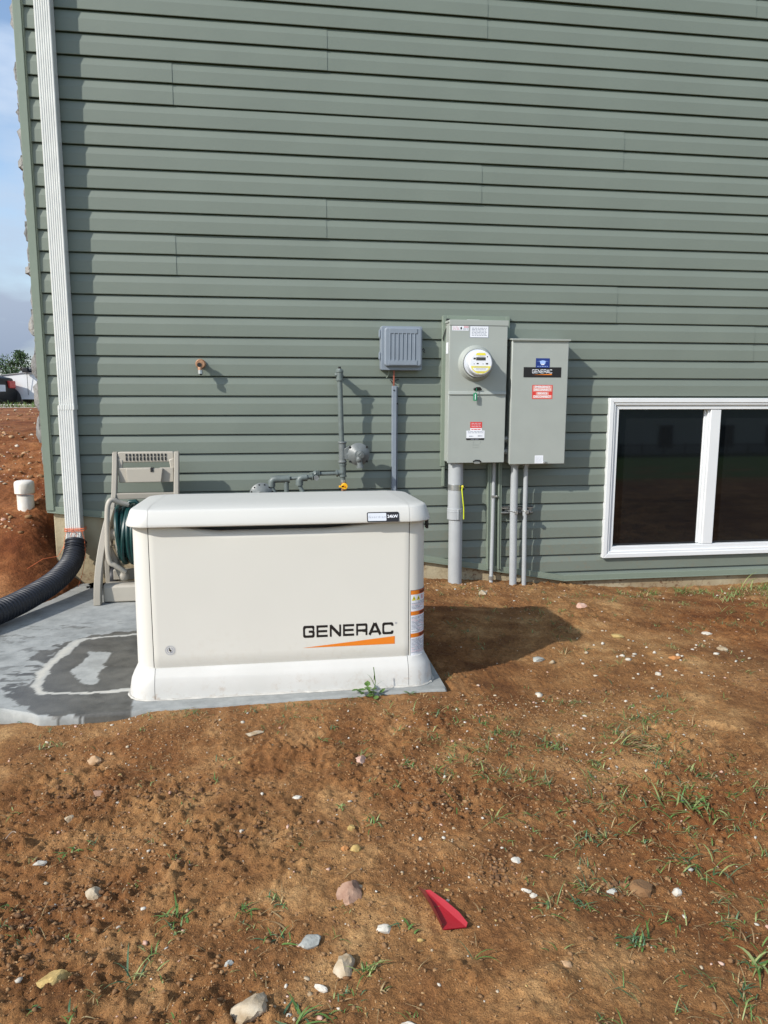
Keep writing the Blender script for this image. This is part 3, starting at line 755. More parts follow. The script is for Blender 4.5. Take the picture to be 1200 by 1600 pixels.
mb = MB(); mb.box(1.122, 1.506, mm_y-.006, 4.862, 1.625, 1.640, GRAY_BOX); mb.box(1.122, 1.506, mm_y-.007, mm_y-.003, 1.606, 1.640, GRAY_BOX); mb.box(1.25, 1.33, 4.78, 4.82, 1.64, 1.648, GRAY_BOX); mb.build('rain_cap', mm, bevel=.003)
mb = MB(); mb.box(1.124, 1.501, mm_y-.004, mm_y+.004, 1.196, 1.606, GRAY_BOX); mb.build('meter_cover', mm, bevel=.003)
mb = MB(); mb.box(1.122, 1.498, mm_y-.008, mm_y+.004, .744, 1.188, GRAY_BOX); mb.prism([(mm_y-.016, 1.178), (mm_y-.004, 1.178), (mm_y-.004, 1.199), (mm_y-.010, 1.199)], 'x', 1.122, 1.499, GRAY_BOX)
mb.build('breaker_door', mm, bevel=.003)
mb = MB(); yy = mm_y-.0095
for zc, n in ((.861, 5), (.846, 7)): mb.box(1.305-.02, 1.305+.02, yy, yy+.002, zc-.0015, zc+.0015, GRAY_BOX)
mb.box(1.285, 1.288, yy, yy+.002, .862, .885, GRAY_BOX); mb.box(1.33, 1.335, yy, yy+.002, .87, .885, GRAY_BOX)
mb.build('embossing', mm, smooth=0)
# meter
mc = (1.296, 1.372)
def ycyl(m, cx, cz, ya, yb_, r, mt, r2=None, n=40): m.tube([(cx, ya, cz), (cx, yb_, cz)], [r, r if r2 is None else r2], mt, n)
mb = MB()
ycyl(mb, *mc, mm_y-.004, mm_y-.020, .114, GRAY_BOX, .104); ycyl(mb, *mc, mm_y-.020, mm_y-.034, .104, GRAY_BOX, .098); ycyl(mb, *mc, mm_y-.034, mm_y-.038, .098, GRAY_BOX, .092)
ring = mb.build('meter_ring', mm, smooth=40)
mb = MB(); ycyl(mb, *mc, mm_y-.030, mm_y-.044, .089, BLACK); ycyl(mb, *mc, mm_y-.044, mm_y-.060, .087, SILV, .086); ycyl(mb, *mc, mm_y-.060, mm_y-.118, .079, SILV, .075); ycyl(mb, *mc, mm_y-.118, mm_y-.124, .075, WHITEP, .069)
mt_ = mb.build('electric_meter', mm, smooth=40)
mb = MB(); yf = mm_y-.1245
def chord(m, z0, z1, r, y, mt):
    pts = []; n = 10
    for i in range(n+1): z = z0+(z1-z0)*i/n; pts.append((mc[0]+math.sqrt(max(0, r*r-z*z)), mc[1]+z))
    for i in range(n, -1, -1): z = z0+(z1-z0)*i/n; pts.append((mc[0]-math.sqrt(max(0, r*r-z*z)), mc[1]+z))
    m.add([(u, y, v) for u, v in pts], [tuple(range(len(pts)))], mt)
chord(mb, -.068, .068, .0685, yf, WHITEP); chord(mb, -.064, -.020, .066, yf-.0006, YELP); chord(mb, -.050, -.030, .060, yf-.001, WHITEP)
mb.flat([(mc[0]+a, mc[1]+b) for a, b in ((-.032, .046), (.032, .046), (.026, .060), (-.026, .060))], yf-.0006, YELP)
mb.flat([(mc[0]+a, mc[1]+b) for a, b in ((-.03, .015), (.03, .015), (.03, .034), (-.03, .034))], yf-.001, mat('lcd', (.05, .05, .05), .25, var=.1))
for a, b, w_, h_ in ((-.047, .021, .014, .01), (.038, .034, .006, .007), (-.026, -.008, .012, .007), (.032, -.009, .014, .008), (-.045, -.008, .005, .004), (.012, -.008, .004, .004)):
    mb.flat([(mc[0]+a, mc[1]+b), (mc[0]+a+w_, mc[1]+b), (mc[0]+a+w_, mc[1]+b+h_), (mc[0]+a, mc[1]+b+h_)], yf-.001, BLACKP)
for zc, wd in ((.040, .02), (-.026, .04), (-.036, .03), (-.043, .026), (-.057, .02)):
    k = -wd
    while k < wd: mb.flat([(mc[0]+k, mc[1]+zc), (mc[0]+k+.004, mc[1]+zc), (mc[0]+k+.004, mc[1]+zc+.003), (mc[0]+k, mc[1]+zc+.003)], yf-.0014, GREYP); k += .0065
mb.build('meter_face', mt_, smooth=0, recalc=False)
mb = MB(); yy = mm_y-.0052
def sticker(m, x0, x1, z0, z1, y, mt): m.flat([(x0, z0), (x1, z0), (x1, z1), (x0, z1)], y, mt)
def lines(m, x0, x1, z0, z1, y, mt, n, seed=1, gap=.004):
    r_ = random.Random(seed); dz = (z1-z0)/n
    for i in range(n):
        x = x0; z = z1-dz*(i+.75)
        while x < x1:
            l = r_.uniform(.008, .025); e = min(x+l, x1)
            m.flat([(x, z), (e, z), (e, z+dz*.45), (x, z+dz*.45)], y, mt); x = e+gap
sticker(mb, 1.140, 1.246, 1.574, 1.603, yy, WHITEP); sticker(mb, 1.215, 1.245, 1.591, 1.602, yy-.0004, PINKP)
mb.flat([(1.196, 1.578), (1.204, 1.585), (1.202, 1.598), (1.192, 1.592)], yy-.0004, BLACKP); lines(mb, 1.145, 1.188, 1.577, 1.60, yy-.0004, PINKP, 3, 3); lines(mb, 1.21, 1.242, 1.577, 1.59, yy-.0004, GREYP, 2, 5)
mb.build('notice_label', mm, smooth=0, recalc=False)
mb = MB(); sticker(mb, 1.254, 1.376, 1.532, 1.604, yy, GREYP); sticker(mb, 1.257, 1.373, 1.535, 1.601, yy-.0004, WHITEP); lines(mb, 1.266, 1.364, 1.542, 1.595, yy-.0008, GREYP, 6, 9)
mb.build('rating_label', mm, smooth=0, recalc=False)
mb = MB(); yy = mm_y-.0092
sticker(mb, 1.268, 1.345, .967, 1.006, yy, REDP); sticker(mb, 1.268, 1.345, .951, .967, yy, WHITEP); lines(mb, 1.276, 1.337, .972, 1.002, yy-.0004, PINKP, 3, 12); lines(mb, 1.276, 1.337, .953, .965, yy-.0004, REDP, 1, 13)
sticker(mb, 1.243, 1.363, .903, .951, yy-.0004, WHITEP); sticker(mb, 1.243, 1.360, .891, .903, yy-.0004, BLACKP)
lines(mb, 1.252, 1.355, .933, .949, yy-.0008, GREYP, 2, 21); lines(mb, 1.26, 1.29, .910, .921, yy-.0008, GREYP, 1, 22); lines(mb, 1.318, 1.348, .910, .924, yy-.0008, GREYP, 1, 24); lines(mb, 1.272, 1.33, .893, .900, yy-.0008, GREYP, 1, 23)
mb.build('danger_label', mm, smooth=0, recalc=False)
mb = MB(); mb.flat([(0, 0)]*0, 0, WHITEP) if False else None
mb.add([(1.1265, 4.765, 1.435), (1.1265, 4.83, 1.435), (1.1265, 4.83, 1.505), (1.1265, 4.765, 1.505)], [(3, 2, 1, 0)], WHITEP); mb.build('side_label', mm, smooth=0, recalc=False)
mb = MB(); mb.tube([(1.283, mm_y-.016, 1.212), (1.30, mm_y-.026, 1.222), (1.322, mm_y-.026, 1.222), (1.335, mm_y-.014, 1.21)], .0045, BLACKM, 8); mb.box(1.288, 1.33, mm_y-.012, mm_y-.004, 1.205, 1.222, BLACKM); mb.build('hasp', mm, bevel=.002)
mb = MB(); mb.tube([(1.30, mm_y-.026, 1.218), (1.296, mm_y-.03, 1.200), (1.290, mm_y-.028, 1.185)], .002, GREEN, 6); mb.box(1.279, 1.302, mm_y-.034, mm_y-.026, 1.140, 1.188, GREEN); mb.box(1.288, 1.293, mm_y-.036, mm_y-.0335, 1.146, 1.182, WHITEP); mb.build('seal_tag', mm, bevel=.002)
mb = MB(); mb.tube([(1.29, mm_y-.010, .752), (1.305, mm_y-.018, .762), (1.33, mm_y-.018, .76), (1.343, mm_y-.010, .75)], .0045, BLACKM, 8); mb.box(1.298, 1.336, mm_y-.014, mm_y-.006, .738, .752, STEEL); mb.build('latch', mm, bevel=.002)
mb = MB(); mb.tube([(1.140, 4.84, 1.655), (1.128, 4.82, 1.64), (1.135, 4.835, 1.61), (1.118, 4.84, 1.57), (1.108, 4.84, 1.535), (1.112, 4.843, 1.52)], .003, BLACKM, 6); mb.blob((1.131, 4.828, 1.617), .009, .008, .011, STEEL, 4); mb.box(1.128, 1.15, 4.83, 4.846, 1.635, 1.655, BLACKM); mb.build('loose_wire', mm)

# main conduit
cd = thing('service_conduit', 'thick grey service conduit under the meter box with a green ground wire', 'conduit', (1.202, 4.80, -.06))
mb = MB(); cxx = 1.196
mb.cyl((cxx, 4.80, .748), (cxx, 4.80, .44), .049, GRAY_PVC, 32); mb.cyl((cxx+.004, 4.80, .44), (cxx+.006, 4.80, -.14), .0455, GRAY_PVC, 32); mb.build('pipe', cd)
mb = MB(); mb.cyl((cxx, 4.80, .442), (cxx, 4.80, .368), .0525, GRAY_PVC, 32); mb.cyl((cxx, 4.80, .425), (cxx, 4.80, .418), .0535, GRAY_PVC, 32); mb.box(cxx+.004, cxx+.012, 4.744, 4.75, .37, .44, GRAY_PVC); mb.build('coupling', cd, bevel=.002)
mb = MB(); mb.cyl((cxx, 4.80, .600), (cxx, 4.80, .562), .0505, STEEL, 32); mb.box(cxx+.028, cxx+.046, 4.742, 4.765, .565, .597, BLACKM); mb.cyl((cxx+.03, 4.75, .58), (cxx+.046, 4.738, .58), .005, BLACKM, 8); mb.build('ground_clamp', cd, bevel=.001)
mb = MB(); mb.tube([(cxx+.034, 4.745, .592), (cxx+.028, 4.740, .57), (cxx+.034, 4.741, .52), (cxx+.043, 4.742, .45), (cxx+.045, 4.745, .375)], .004, YG, 8); mb.tube([(cxx+.034, 4.745, .592), (cxx+.030, 4.738, .585)], .008, YELP, 8); mb.build('ground_wire', cd)
# J channel pair with thin conduit
jc = thing('channel_trim_conduit', 'thin grey conduit between two sage trim channels left of the transfer switch conduits', 'conduit', (1.475, 4.86, -.06))
mb = MB()
for a, b in ((1.424, 1.432), (1.434, 1.452), (1.497, 1.507), (1.509, 1.522)): mb.prism([(a, .73), (b, .73), (b+.012, .005), (a+.012, .010)], 'y', 4.846 if b-a > .012 else 4.84, 4.884, SAGE_TRIM)
mb.box(1.45, 1.50, 4.868, 4.884, .01, .73, SAGE_TRIM)
mb.build('trim_channel', jc, bevel=.0015)
mb = MB(); mb.tube([(1.468, 4.848, .745), (1.468, 4.848, .3), (1.466, 4.845, .0), (1.462, 4.835, -.05), (1.462, 4.833, -.13)], .0125, GRAY_PVC, 16); mb.cyl((1.462, 4.834, -.035), (1.462, 4.834, -.058), .018, STEEL, 10); mb.build('pipe', jc)
mb = MB(); mb.box(1.45, 1.492, 4.830, 4.836, .502, .516, STEEL); screw(mb, 1.486, 4.83, .509); mb.build('strap', jc, bevel=.001)
# transfer switch
ts = thing('transfer_switch_box', 'plain grey transfer switch box with black logo plate and red disconnect label', 'transfer switch', (1.715, 4.87, .73))
ty = 4.715
mb = MB(); mb.box(1.533, 1.903, ty+.012, 4.872, .738, 1.522, GRAY_BOX); mb.build('case', ts, bevel=.004)
mb = MB(); mb.box(1.528, 1.905, ty, ty+.012, .731, 1.520, GRAY_BOX); mb.build('cover', ts, bevel=.005)
mb = MB(); mb.prism([(ty-.012, 1.515), (ty-.014, 1.528), (4.872, 1.540), (4.872, 1.522), (ty, 1.521)], 'x', 1.521, 1.912, GRAY_BOX); mb.build('rain_cap', ts, bevel=.002)
mb = MB(); yy = ty-.0012
sticker(mb, 1.607, 1.858, 1.288, 1.352, yy, BLACKP)
wordmark(mb, 1.664, 1.796, 1.314, 1.338, yy-.0004, WHITEP, .00002)
mb.add([(1.668, yy-.0004, 1.3035), (1.796, yy-.0004, 1.3035), (1.796, yy-.0004, 1.3115)], [(0, 1, 2)], ORANGE); mb.build('logo_plate', ts, smooth=0, recalc=False)
mb = MB(); yy = ty-.0018
sticker(mb, 1.686, 1.778, 1.349, 1.408, yy, BLUEP); mb.flat([(1.692, 1.387), (1.732, 1.391), (1.772, 1.387), (1.732, 1.395)], yy-.0004, LBLUE)
mb.flat([(1.717, 1.371), (1.747, 1.371), (1.752, 1.388), (1.732, 1.394), (1.712, 1.388)], yy-.0005, LBLUE); mb.flat([(1.722, 1.366), (1.742, 1.366), (1.742, 1.373), (1.722, 1.373)], yy-.0006, WHITEP)
lines(mb, 1.695, 1.77, 1.354, 1.361, yy-.0004, LBLUE, 1, 4); mb.build('blue_label', ts, smooth=0, recalc=False)
mb = MB(); yy = ty-.0012
sticker(mb, 1.668, 1.804, 1.152, 1.240, yy, REDP)
sticker(mb, 1.673, 1.799, 1.199, 1.236, yy-.0003, mat('pale_red_print', (.70, .30, .25), .5, var=.05)); sticker(mb, 1.693, 1.779, 1.178, 1.1945, yy-.0003, bpy.data.materials['pale_red_print']); sticker(mb, 1.673, 1.799, 1.156, 1.1755, yy-.0003, bpy.data.materials['pale_red_print'])
for tx, zc in (('EMERGENCY', 1.2275), ('DISCONNECT', 1.209), ('SERVICE', 1.1865), ('DISCONNECT', 1.166)): mb.text(tx, .0185, TR(1.736, yy-.0006, zc), WHITEP if zc != 1.166 else WHITEP, sx=.98, off=.0006)
mb.build('disconnect_label', ts, smooth=0, recalc=False)
mb = MB(); sticker(mb, 1.699, 1.757, .737, .789, yy, WHITEP); lines(mb, 1.705, 1.75, .743, .783, yy-.0004, SILV, 5, 41); mb.build('rating_label', ts, smooth=0, recalc=False)
mb = MB(); mb.box(1.757, 1.778, ty-.008, ty+.002, .735, .75, STEEL); screw(mb, 1.766, ty-.008, .743); mb.build('latch', ts, bevel=.001)
for z in (.89, .81):
    mb = MB(); mb.tube([(1.494, 4.80, z), (1.505, 4.80, z), (1.506, 4.80, z), (1.520, 4.80, z), (1.521, 4.80, z), (1.535, 4.80, z)], [.025, .025, .019, .019, .025, .025], STEEL, 16)
    mb.build('nipple', ts)
for cx_, r, zt, nm, lab in ((1.594, .0245, .735, 'thicker', 'thicker grey conduit below the transfer switch, held on a steel strut'), (1.672, .0150, .735, 'thinner', 'slimmer grey conduit below the transfer switch, right of the thicker one')):
    t = thing('conduit', lab, 'conduit', (cx_, 4.80, -.11), 'conduits under the transfer switch')
    mb = MB(); mb.tube([(cx_, 4.80, .745), (cx_+.002, 4.80, .4), (cx_+.012, 4.80, -.18)], r, GRAY_PVC, 20); mb.build('pipe', t)
    mb = MB(); mb.cyl((cx_, 4.80, .731), (cx_, 4.80, .712), r+.006, GRAY_PVC, 14); mb.build('connector', t)
    mb = MB(); c = cx_+.004; mb.tube([(c-r-.006, 4.84, .412), (c-r-.003, 4.80, .412), (c-r*.6, 4.80-r*.95, .412), (c, 4.80-r-.004, .412), (c+r*.6, 4.80-r*.95, .412), (c+r+.003, 4.80, .412), (c+r+.006, 4.84, .412)], .004, STEEL, 6)
    mb.box(c-.004, c+.014, 4.80-r-.018, 4.80-r, .398, .420, STEEL); mb.cyl((c-.004, 4.80-r-.010, .409), (c+.022, 4.80-r-.012, .407), .004, BLACKM, 8); mb.build('clamp', t, bevel=.001)
st = thing('strut_bracket', 'slotted steel strut rail behind the two transfer switch conduits', 'bracket', (1.63, 4.86, .41))
mb = MB(); mb.box(1.522, 1.742, 4.866, 4.872, .388, .436, STEEL); mb.box(1.522, 1.742, 4.834, 4.872, .430, .436, STEEL); mb.box(1.522, 1.742, 4.834, 4.872, .388, .394, STEEL); mb.box(1.522, 1.742, 4.834, 4.838, .388, .400, STEEL); mb.box(1.522, 1.742, 4.834, 4.838, .424, .436, STEEL)
for x in (1.545, 1.632, 1.712): mb.box(x-.010, x+.010, 4.862, 4.867, .403, .421, BLACKM)
screw(mb, 1.537, 4.866, .412, r=.008); mb.build('rail', st, bevel=.001)

# telecom box
tb = thing('telecom_box', 'square blue grey plastic utility box with ribbed cover and orange wires below', 'utility box', (.835, 4.87, 1.33))
by = 4.785
mb = MB(); mb.prism(hull2(.703, .967, 1.330, 1.602, .012), 'y', by+.022, 4.872, BLUE_GRAY); mb.build('case', tb, bevel=.003)
mb = MB(); mb.prism(hull2(.722, .962, 1.352, 1.594, .020, 6), 'y', by, by+.024, BLUE_GRAY)
cv = mb.build('cover', tb, bevel=.010, seg=3)
mb = MB(); mb.box(.755, .930, by-.004, by+.004, 1.556, 1.586, BLUE_GRAY); mb.box(.749, .930, by-.004, by+.004, 1.362, 1.392, BLUE_GRAY)
for i in range(7):
    x = .757+i*.0262; mb.box(x-.0022, x+.0022, by-.005, by+.002, 1.388, 1.558, BLUE_GRAY)
mb.build('rib_panel', tb, bevel=.0012)
for z in (1.555, 1.418):
    mb = MB(); mb.box(.694, .707, by+.028, by+.05, z-.026, z+.026, BLUE_GRAY); mb.cyl((.695, by+.03, z-.02), (.695, by+.03, z+.02), .006, BLUE_GRAY, 10); mb.build('hinge', tb, bevel=.001)
mb = MB(); mb.tube([(.962, by+.03, 1.455), (.978, by+.028, 1.466), (.984, by+.03, 1.458), (.978, by+.03, 1.448), (.986, by+.03, 1.440)], .0035, BLACKM, 8); mb.build('latch', tb)
mb = MB()
for a, b in ((.788, .790), (.792, .794)): mb.tube([(a, 4.83, 1.335), (a+.001, 4.84, 1.28), (b, 4.85, 1.21)], .0032, ORW, 8)
mb.tube([(.762, 4.84, 1.335), (.757, 4.845, 1.305), (.746, 4.855, 1.282)], .0035, SAGE_TRIM, 8); mb.tube([(.80, 4.853, 1.262), (.812, 4.855, 1.272), (.826, 4.858, 1.273)], .003, BLACKM, 6)
mb.tube([(.768, 4.86, 1.272), (.78, 4.85, 1.26), (.79, 4.845, 1.24)], .003, BLACKM, 6)
mb.build('wires', tb)
uc = thing('cable_channel', 'narrow blue grey cable channel rising to the telecom box', 'cable cover', (.80, 4.86, 0))
mb = MB(); mb.box(.781, .803, 4.828, 4.834, 0, 1.232, BLUE_GRAY); mb.box(.781, .785, 4.834, 4.872, 0, 1.232, BLUE_GRAY); mb.box(.812, .816, 4.838, 4.872, 0, 1.232, BLUE_GRAY); mb.box(.803, .807, 4.828, 4.872, 0, 1.232, BLUE_GRAY); mb.box(.807, .812, 4.864, 4.872, 0, 1.23, BLUE_GRAY)
screw(mb, .790, 4.828, 1.205, BLACKM); screw(mb, .812, 4.838, 1.12, BLACKM, .006); mb.build('channel', uc, bevel=.001)

# gas riser and regulator
gs = thing('gas_regulator_piping', 'grey painted gas riser with round regulator and yellow shut-off valve behind the generator', 'gas piping', (.45, 4.77, -.05))
py_ = 4.755; r0 = .0165
def fitting(m, a, b, r, mt=PIPE_GRAY, lip=.004):
    a, b = Vector(a), Vector(b); d = (b-a).normalized(); L = (b-a).length; e = min(.012, L*.25)
    m.tube([a, a+d*.001, a+d*e, a+d*(e+.001), b-d*(e+.001), b-d*e, b-d*.001, b], [r+lip*.5, r+lip, r+lip, r, r, r+lip, r+lip, r+lip*.5], mt, 18)
mb = MB(); mb.cyl((.436, py_, 1.30), (.446, py_, .86), r0, PIPE_GRAY); mb.cyl((.452, py_, .76), (.452, py_, .63), r0, PIPE_GRAY); mb.cyl((.452, py_, .686), (.27, py_, .683), .0125, PIPE_GRAY); mb.cyl((.436, py_, 1.302), (.436, 4.90, 1.302), r0+.003, PIPE_GRAY)
mb.build('riser', gs)
mb = MB(); fitting(mb, (.436, py_, 1.262), (.436, py_, 1.325), .0205); fitting(mb, (.436, py_-.004, 1.298), (.436, py_+.045, 1.298), .0195)
mb.cyl((.436, py_, 1.325), (.436, py_, 1.336), .021, PIPE_GRAY, 8, .014); mb.cyl((.436, py_, 1.334), (.436, py_, 1.348), .0085, BLACKM, 4); mb.blob((.418, py_, 1.298), .014, .014, .014, PIPE_GRAY, 3, 0); mb.build('tee', gs)
mb = MB(); fitting(mb, (.450, py_, .886), (.450, py_, .752), .0225, REG_GRAY, .005); mb.prism([(.460, .84), (.495, .862), (.505, .80), (.50, .77), (.462, .775)], 'y', py_-.02, py_+.012, REG_GRAY); mb.cyl((.46, py_, .805), (.53, py_-.015, .805), .017, REG_GRAY)
mb.build('regulator_body', gs, bevel=.003)
rc_ = (.550, .806)
mb = MB()
prof = [(py_+.012, .03), (py_+.008, .058), (py_-.004, .068), (py_-.010, .071), (py_-.018, .071), (py_-.022, .064), (py_-.034, .054), (py_-.038, .036), (py_-.05, .026)]
mb.tube([(rc_[0], y, rc_[1]) for y, r in prof], [r for y, r in prof], REG_GRAY, 36)
for a in (40, 140, 220, 320): mb.cyl((rc_[0]+.070*math.cos(rad(a)), py_-.004, rc_[1]+.070*math.sin(rad(a))), (rc_[0]+.070*math.cos(rad(a)), py_-.026, rc_[1]+.070*math.sin(rad(a))), .0075, BLACKM, 6)
rg = mb.build('regulator', gs, smooth=40)
mb = MB(); mb.cyl((rc_[0]+.006, py_-.04, rc_[1]+.002), (rc_[0]+.010, py_-.085, rc_[1]-.002), .024, REG_GRAY, 20, .019); mb.cyl((rc_[0]+.012, py_-.085, rc_[1]-.004), (rc_[0]+.014, py_-.098, rc_[1]-.006), .013, REG_GRAY, 8)
mb.blob((rc_[0]-.002, py_-.066, rc_[1]-.028), .020, .02, .024, REG_GRAY, 5, .05); mb.cyl((rc_[0]+.0, py_-.06, rc_[1]-.03), (rc_[0]+.006, py_-.058, rc_[1]-.075), .015, REG_GRAY, 16, .019); mb.cyl((rc_[0]+.006, py_-.058, rc_[1]-.070), (rc_[0]+.007, py_-.058, rc_[1]-.082), .024, REG_GRAY, 20)
mb.build('vent_cap', rg)
mb = MB(); fitting(mb, (.452, py_, .748), (.452, py_, .662), .0205); fitting(mb, (.452, py_, .690), (.408, py_, .686), .019); mb.build('tee', gs)
mb = MB(); mb.cyl((.453, py_, .645), (.453, py_, .628), .018, STEEL, 8); mb.cyl((.457, py_, .628), (.459, py_, .575), .017, BRASS, 12); mb.tube([(.46, py_, .575), (.46, py_, .0)], .0145, PIPE_GRAY, 12)
v = mb.build('valve', gs)
mb = MB(); ycyl(mb, .460, .606, py_-.022, py_-.036, .021, YEL, .019, 16); mb.box(.424, .462, py_-.036, py_-.028, .599, .611, YEL); mb.cyl((.46, py_-.04, .604), (.46, py_-.015, .604), .005, ORANGE, 8); mb.build('valve_handle', v, bevel=.001)
mb = MB(); fitting(mb, (.305, py_, .684), (.292, py_, .684), .020, PIPE_GRAY, .006); mb.blob((.276, py_-.006, .682), .026, .024, .027, PIPE_GRAY, 8, .25); fitting(mb, (.262, py_-.005, .672), (.250, py_-.01, .67), .021, PIPE_GRAY, .005); ycyl(mb, .283, .662, py_-.02, py_-.042, .0165, STEEL, None, 8); mb.build('union', gs)
mb = MB(); mb.cyl((.255, py_-.01, .667), (.20, py_-.012, .662), .0145, PIPE_GRAY)
mb.tube([(.226, py_-.01, .664), (.196, py_-.012, .662), (.183, py_-.013, .655), (.178, py_-.013, .642), (.178, py_-.013, .615)], .0235, PIPE_GRAY, 18); mb.tube([(.179, py_-.013, .62), (.184, py_-.014, .60), (.205, py_-.02, .555), (.235, py_-.05, .48), (.235, py_-.05, .0)], .0135, PIPE_GRAY, 12)
mb.cyl((.19, py_-.012, .664), (.11, py_, .656), .011, PIPE_GRAY)
mb.tube([(.112, py_, .656), (.04, py_, .655), (.016, py_, .651), (.006, py_, .638), (.005, py_, .608)], .0235, PIPE_GRAY, 18); mb.tube([(.118, py_, .656), (.108, py_, .656)], .027, PIPE_GRAY, 18)
mb.tube([(.006, py_, .61), (.012, py_, .59), (.032, py_-.01, .55), (.05, py_-.03, .48), (.05, py_-.03, .0)], .0145, PIPE_GRAY, 12); mb.cyl((.097, py_, .65), (.097, py_, .0), .0155, PIPE_GRAY)
mb.build('manifold', gs)
mb = MB(); pc = (-.055, .556)
prof = [(py_+.02, .03), (py_+.012, .07), (py_, .078), (py_-.012, .078), (py_-.018, .066), (py_-.04, .05), (py_-.06, .03)]
mb.tube([(pc[0], y, pc[1]) for y, r in prof], [r for y, r in prof], REG_GRAY, 36)
for a in range(20, 180, 28): mb.cyl((pc[0]+.068*math.cos(rad(a)), py_-.01, pc[1]+.068*math.sin(rad(a))), (pc[0]+.068*math.cos(rad(a)), py_-.022, pc[1]+.068*math.sin(rad(a))), .005, BLACKM, 6)
mb.cyl((pc[0], py_, pc[1]), (.03, py_, pc[1]), .018, PIPE_GRAY); mb.build('second_regulator', gs, smooth=40)

# hose bib
hb = thing('hose_bib', 'copper coloured spigot stub poking out of the siding', 'water tap', (-.405, 4.87, 1.36))
mb = MB(); ycyl(mb, -.404, 1.362, 4.885, 4.862, .026, BRASS, None, 8); ycyl(mb, -.405, 1.362, 4.862, 4.800, .017, BRASS, None, 20); ycyl(mb, -.407, 1.360, 4.822, 4.800, .030, BRASS, .031, 8); ycyl(mb, -.407, 1.360, 4.800, 4.792, .031, BRASS, .026, 16)
mb.tube([(-.409, 4.81, 1.355), (-.411, 4.80, 1.33), (-.410, 4.796, 1.315)], [.018, .014, .012], BRASS, 16); mb.build('spout', hb, bevel=.001)
mb = MB(); ycyl(mb, -.413, 1.354, 4.7915, 4.788, .013, BLACKM, None, 16); mb.build('valve_stem', hb)
mb = MB(); mb.cyl((-.409, 4.796, 1.322), (-.409, 4.795, 1.300), .0155, STEEL, 16); mb.cyl((-.405, 4.794, 1.304), (-.405, 4.790, 1.296), .008, BLACKM, 10); mb.build('vacuum_breaker', hb)

# ------------------------------------------------------------------ downspout with orange string, drain pipe
ds = thing('downspout', 'white fluted downspout running down the siding near the corner', 'downspout', (-1.19, 4.83, .27))
def flute(x0, x1, yf_, yb_):
    n = 5; pts = []
    wdt = x1-x0; e = .014; pts.append((x0, yb_)); pts.append((x0, yf_+.006)); pts.append((x0+.004, yf_))
    g = (wdt-2*e)/n
    for i in range(n+1):
        c = x0+e+g*i
        if 0 <= i <= n: pts += [(c-.0035, yf_), (c, yf_+.003), (c+.0035, yf_)]
    pts += [(x1-.004, yf_), (x1, yf_+.006), (x1, yb_)]
    return pts
mb = MB(); mb.prism(flute(-1.238, -1.150, 4.788, 4.868), 'z', 1.095, 5.9, WHITE_DS); mb.build('pipe', ds, smooth=20)
mb = MB(); mb.prism(flute(-1.246, -1.155, 4.786, 4.866), 'z', .262, 1.105, WHITE_DS)
lo = mb.build('lower_pipe', ds, smooth=20)
mb = MB(); mb.prism(flute(-1.243, -1.148, 4.784, 4.869), 'z', 1.085, 1.112, WHITE_DS); mb.build('joint_band', ds, smooth=20)
for z in (4.2,):
    mb = MB(); mb.box(-1.262, -1.118, 4.868, 4.873, z-.015, z+.015, WHITE_DS); mb.build('strap', ds)
mb = MB(); rnd = random.Random(4)
for q in range(4):
    z = .352+q*.006; dz = rnd.uniform(-.008, .008)
    mb.tube([(-1.252, 4.84, z), (-1.250, 4.782, z+dz), (-1.20, 4.778, z-dz*.6-.004), (-1.138, 4.780, z+dz*.7), (-1.134, 4.84, z)], .0017, ORS, 5)
for path in ([(-1.235, 4.779, .3551), (-1.25, 4.775, .31), (-1.255, 4.77, .26), (-1.25, 4.75, .20)], [(-1.15, 4.778, .355), (-1.135, 4.775, .30), (-1.13, 4.76, .25), (-1.122, 4.72, .19)], [(-1.20, 4.776, .35), (-1.215, 4.775, .32), (-1.195, 4.775, .305), (-1.175, 4.775, .33), (-1.20, 4.775, .352)],
             [(-1.128, 4.73, .2), (-1.14, 4.70, .10), (-1.16, 4.66, .03)], [(-1.255, 4.77, .26), (-1.29, 4.76, .20), (-1.36, 4.70, .20), (-1.43, 4.62, .16)]): mb.tube(path, .0016, ORS, 5)
tag(mb.build('orange_string', None), 'frayed orange string tied round the downspout end above the black pipe', 'string')
def catmull(P, n):
    P = [Vector(p) for p in P]; P = [P[0]*2-P[1]]+P+[P[-1]*2-P[-2]]; out = []
    for i in range(1, len(P)-2):
        for k in range(n):
            t = k/n; a, b, c, d = P[i-1:i+3]
            out.append(.5*((2*b)+(c-a)*t+(2*a-5*b+4*c-d)*t*t+(3*b-a-3*c+d)*t**3))
    out.append(P[-2]); return out
path = catmull([(-1.190, 4.80, .285), (-1.192, 4.755, .225), (-1.20, 4.66, .165), (-1.235, 4.46, .118), (-1.30, 4.25, .09), (-1.375, 4.05, .075), (-1.50, 3.80, .068), (-1.75, 3.45, .066), (-2.1, 3.15, .07), (-2.6, 2.9, .07)], 60)
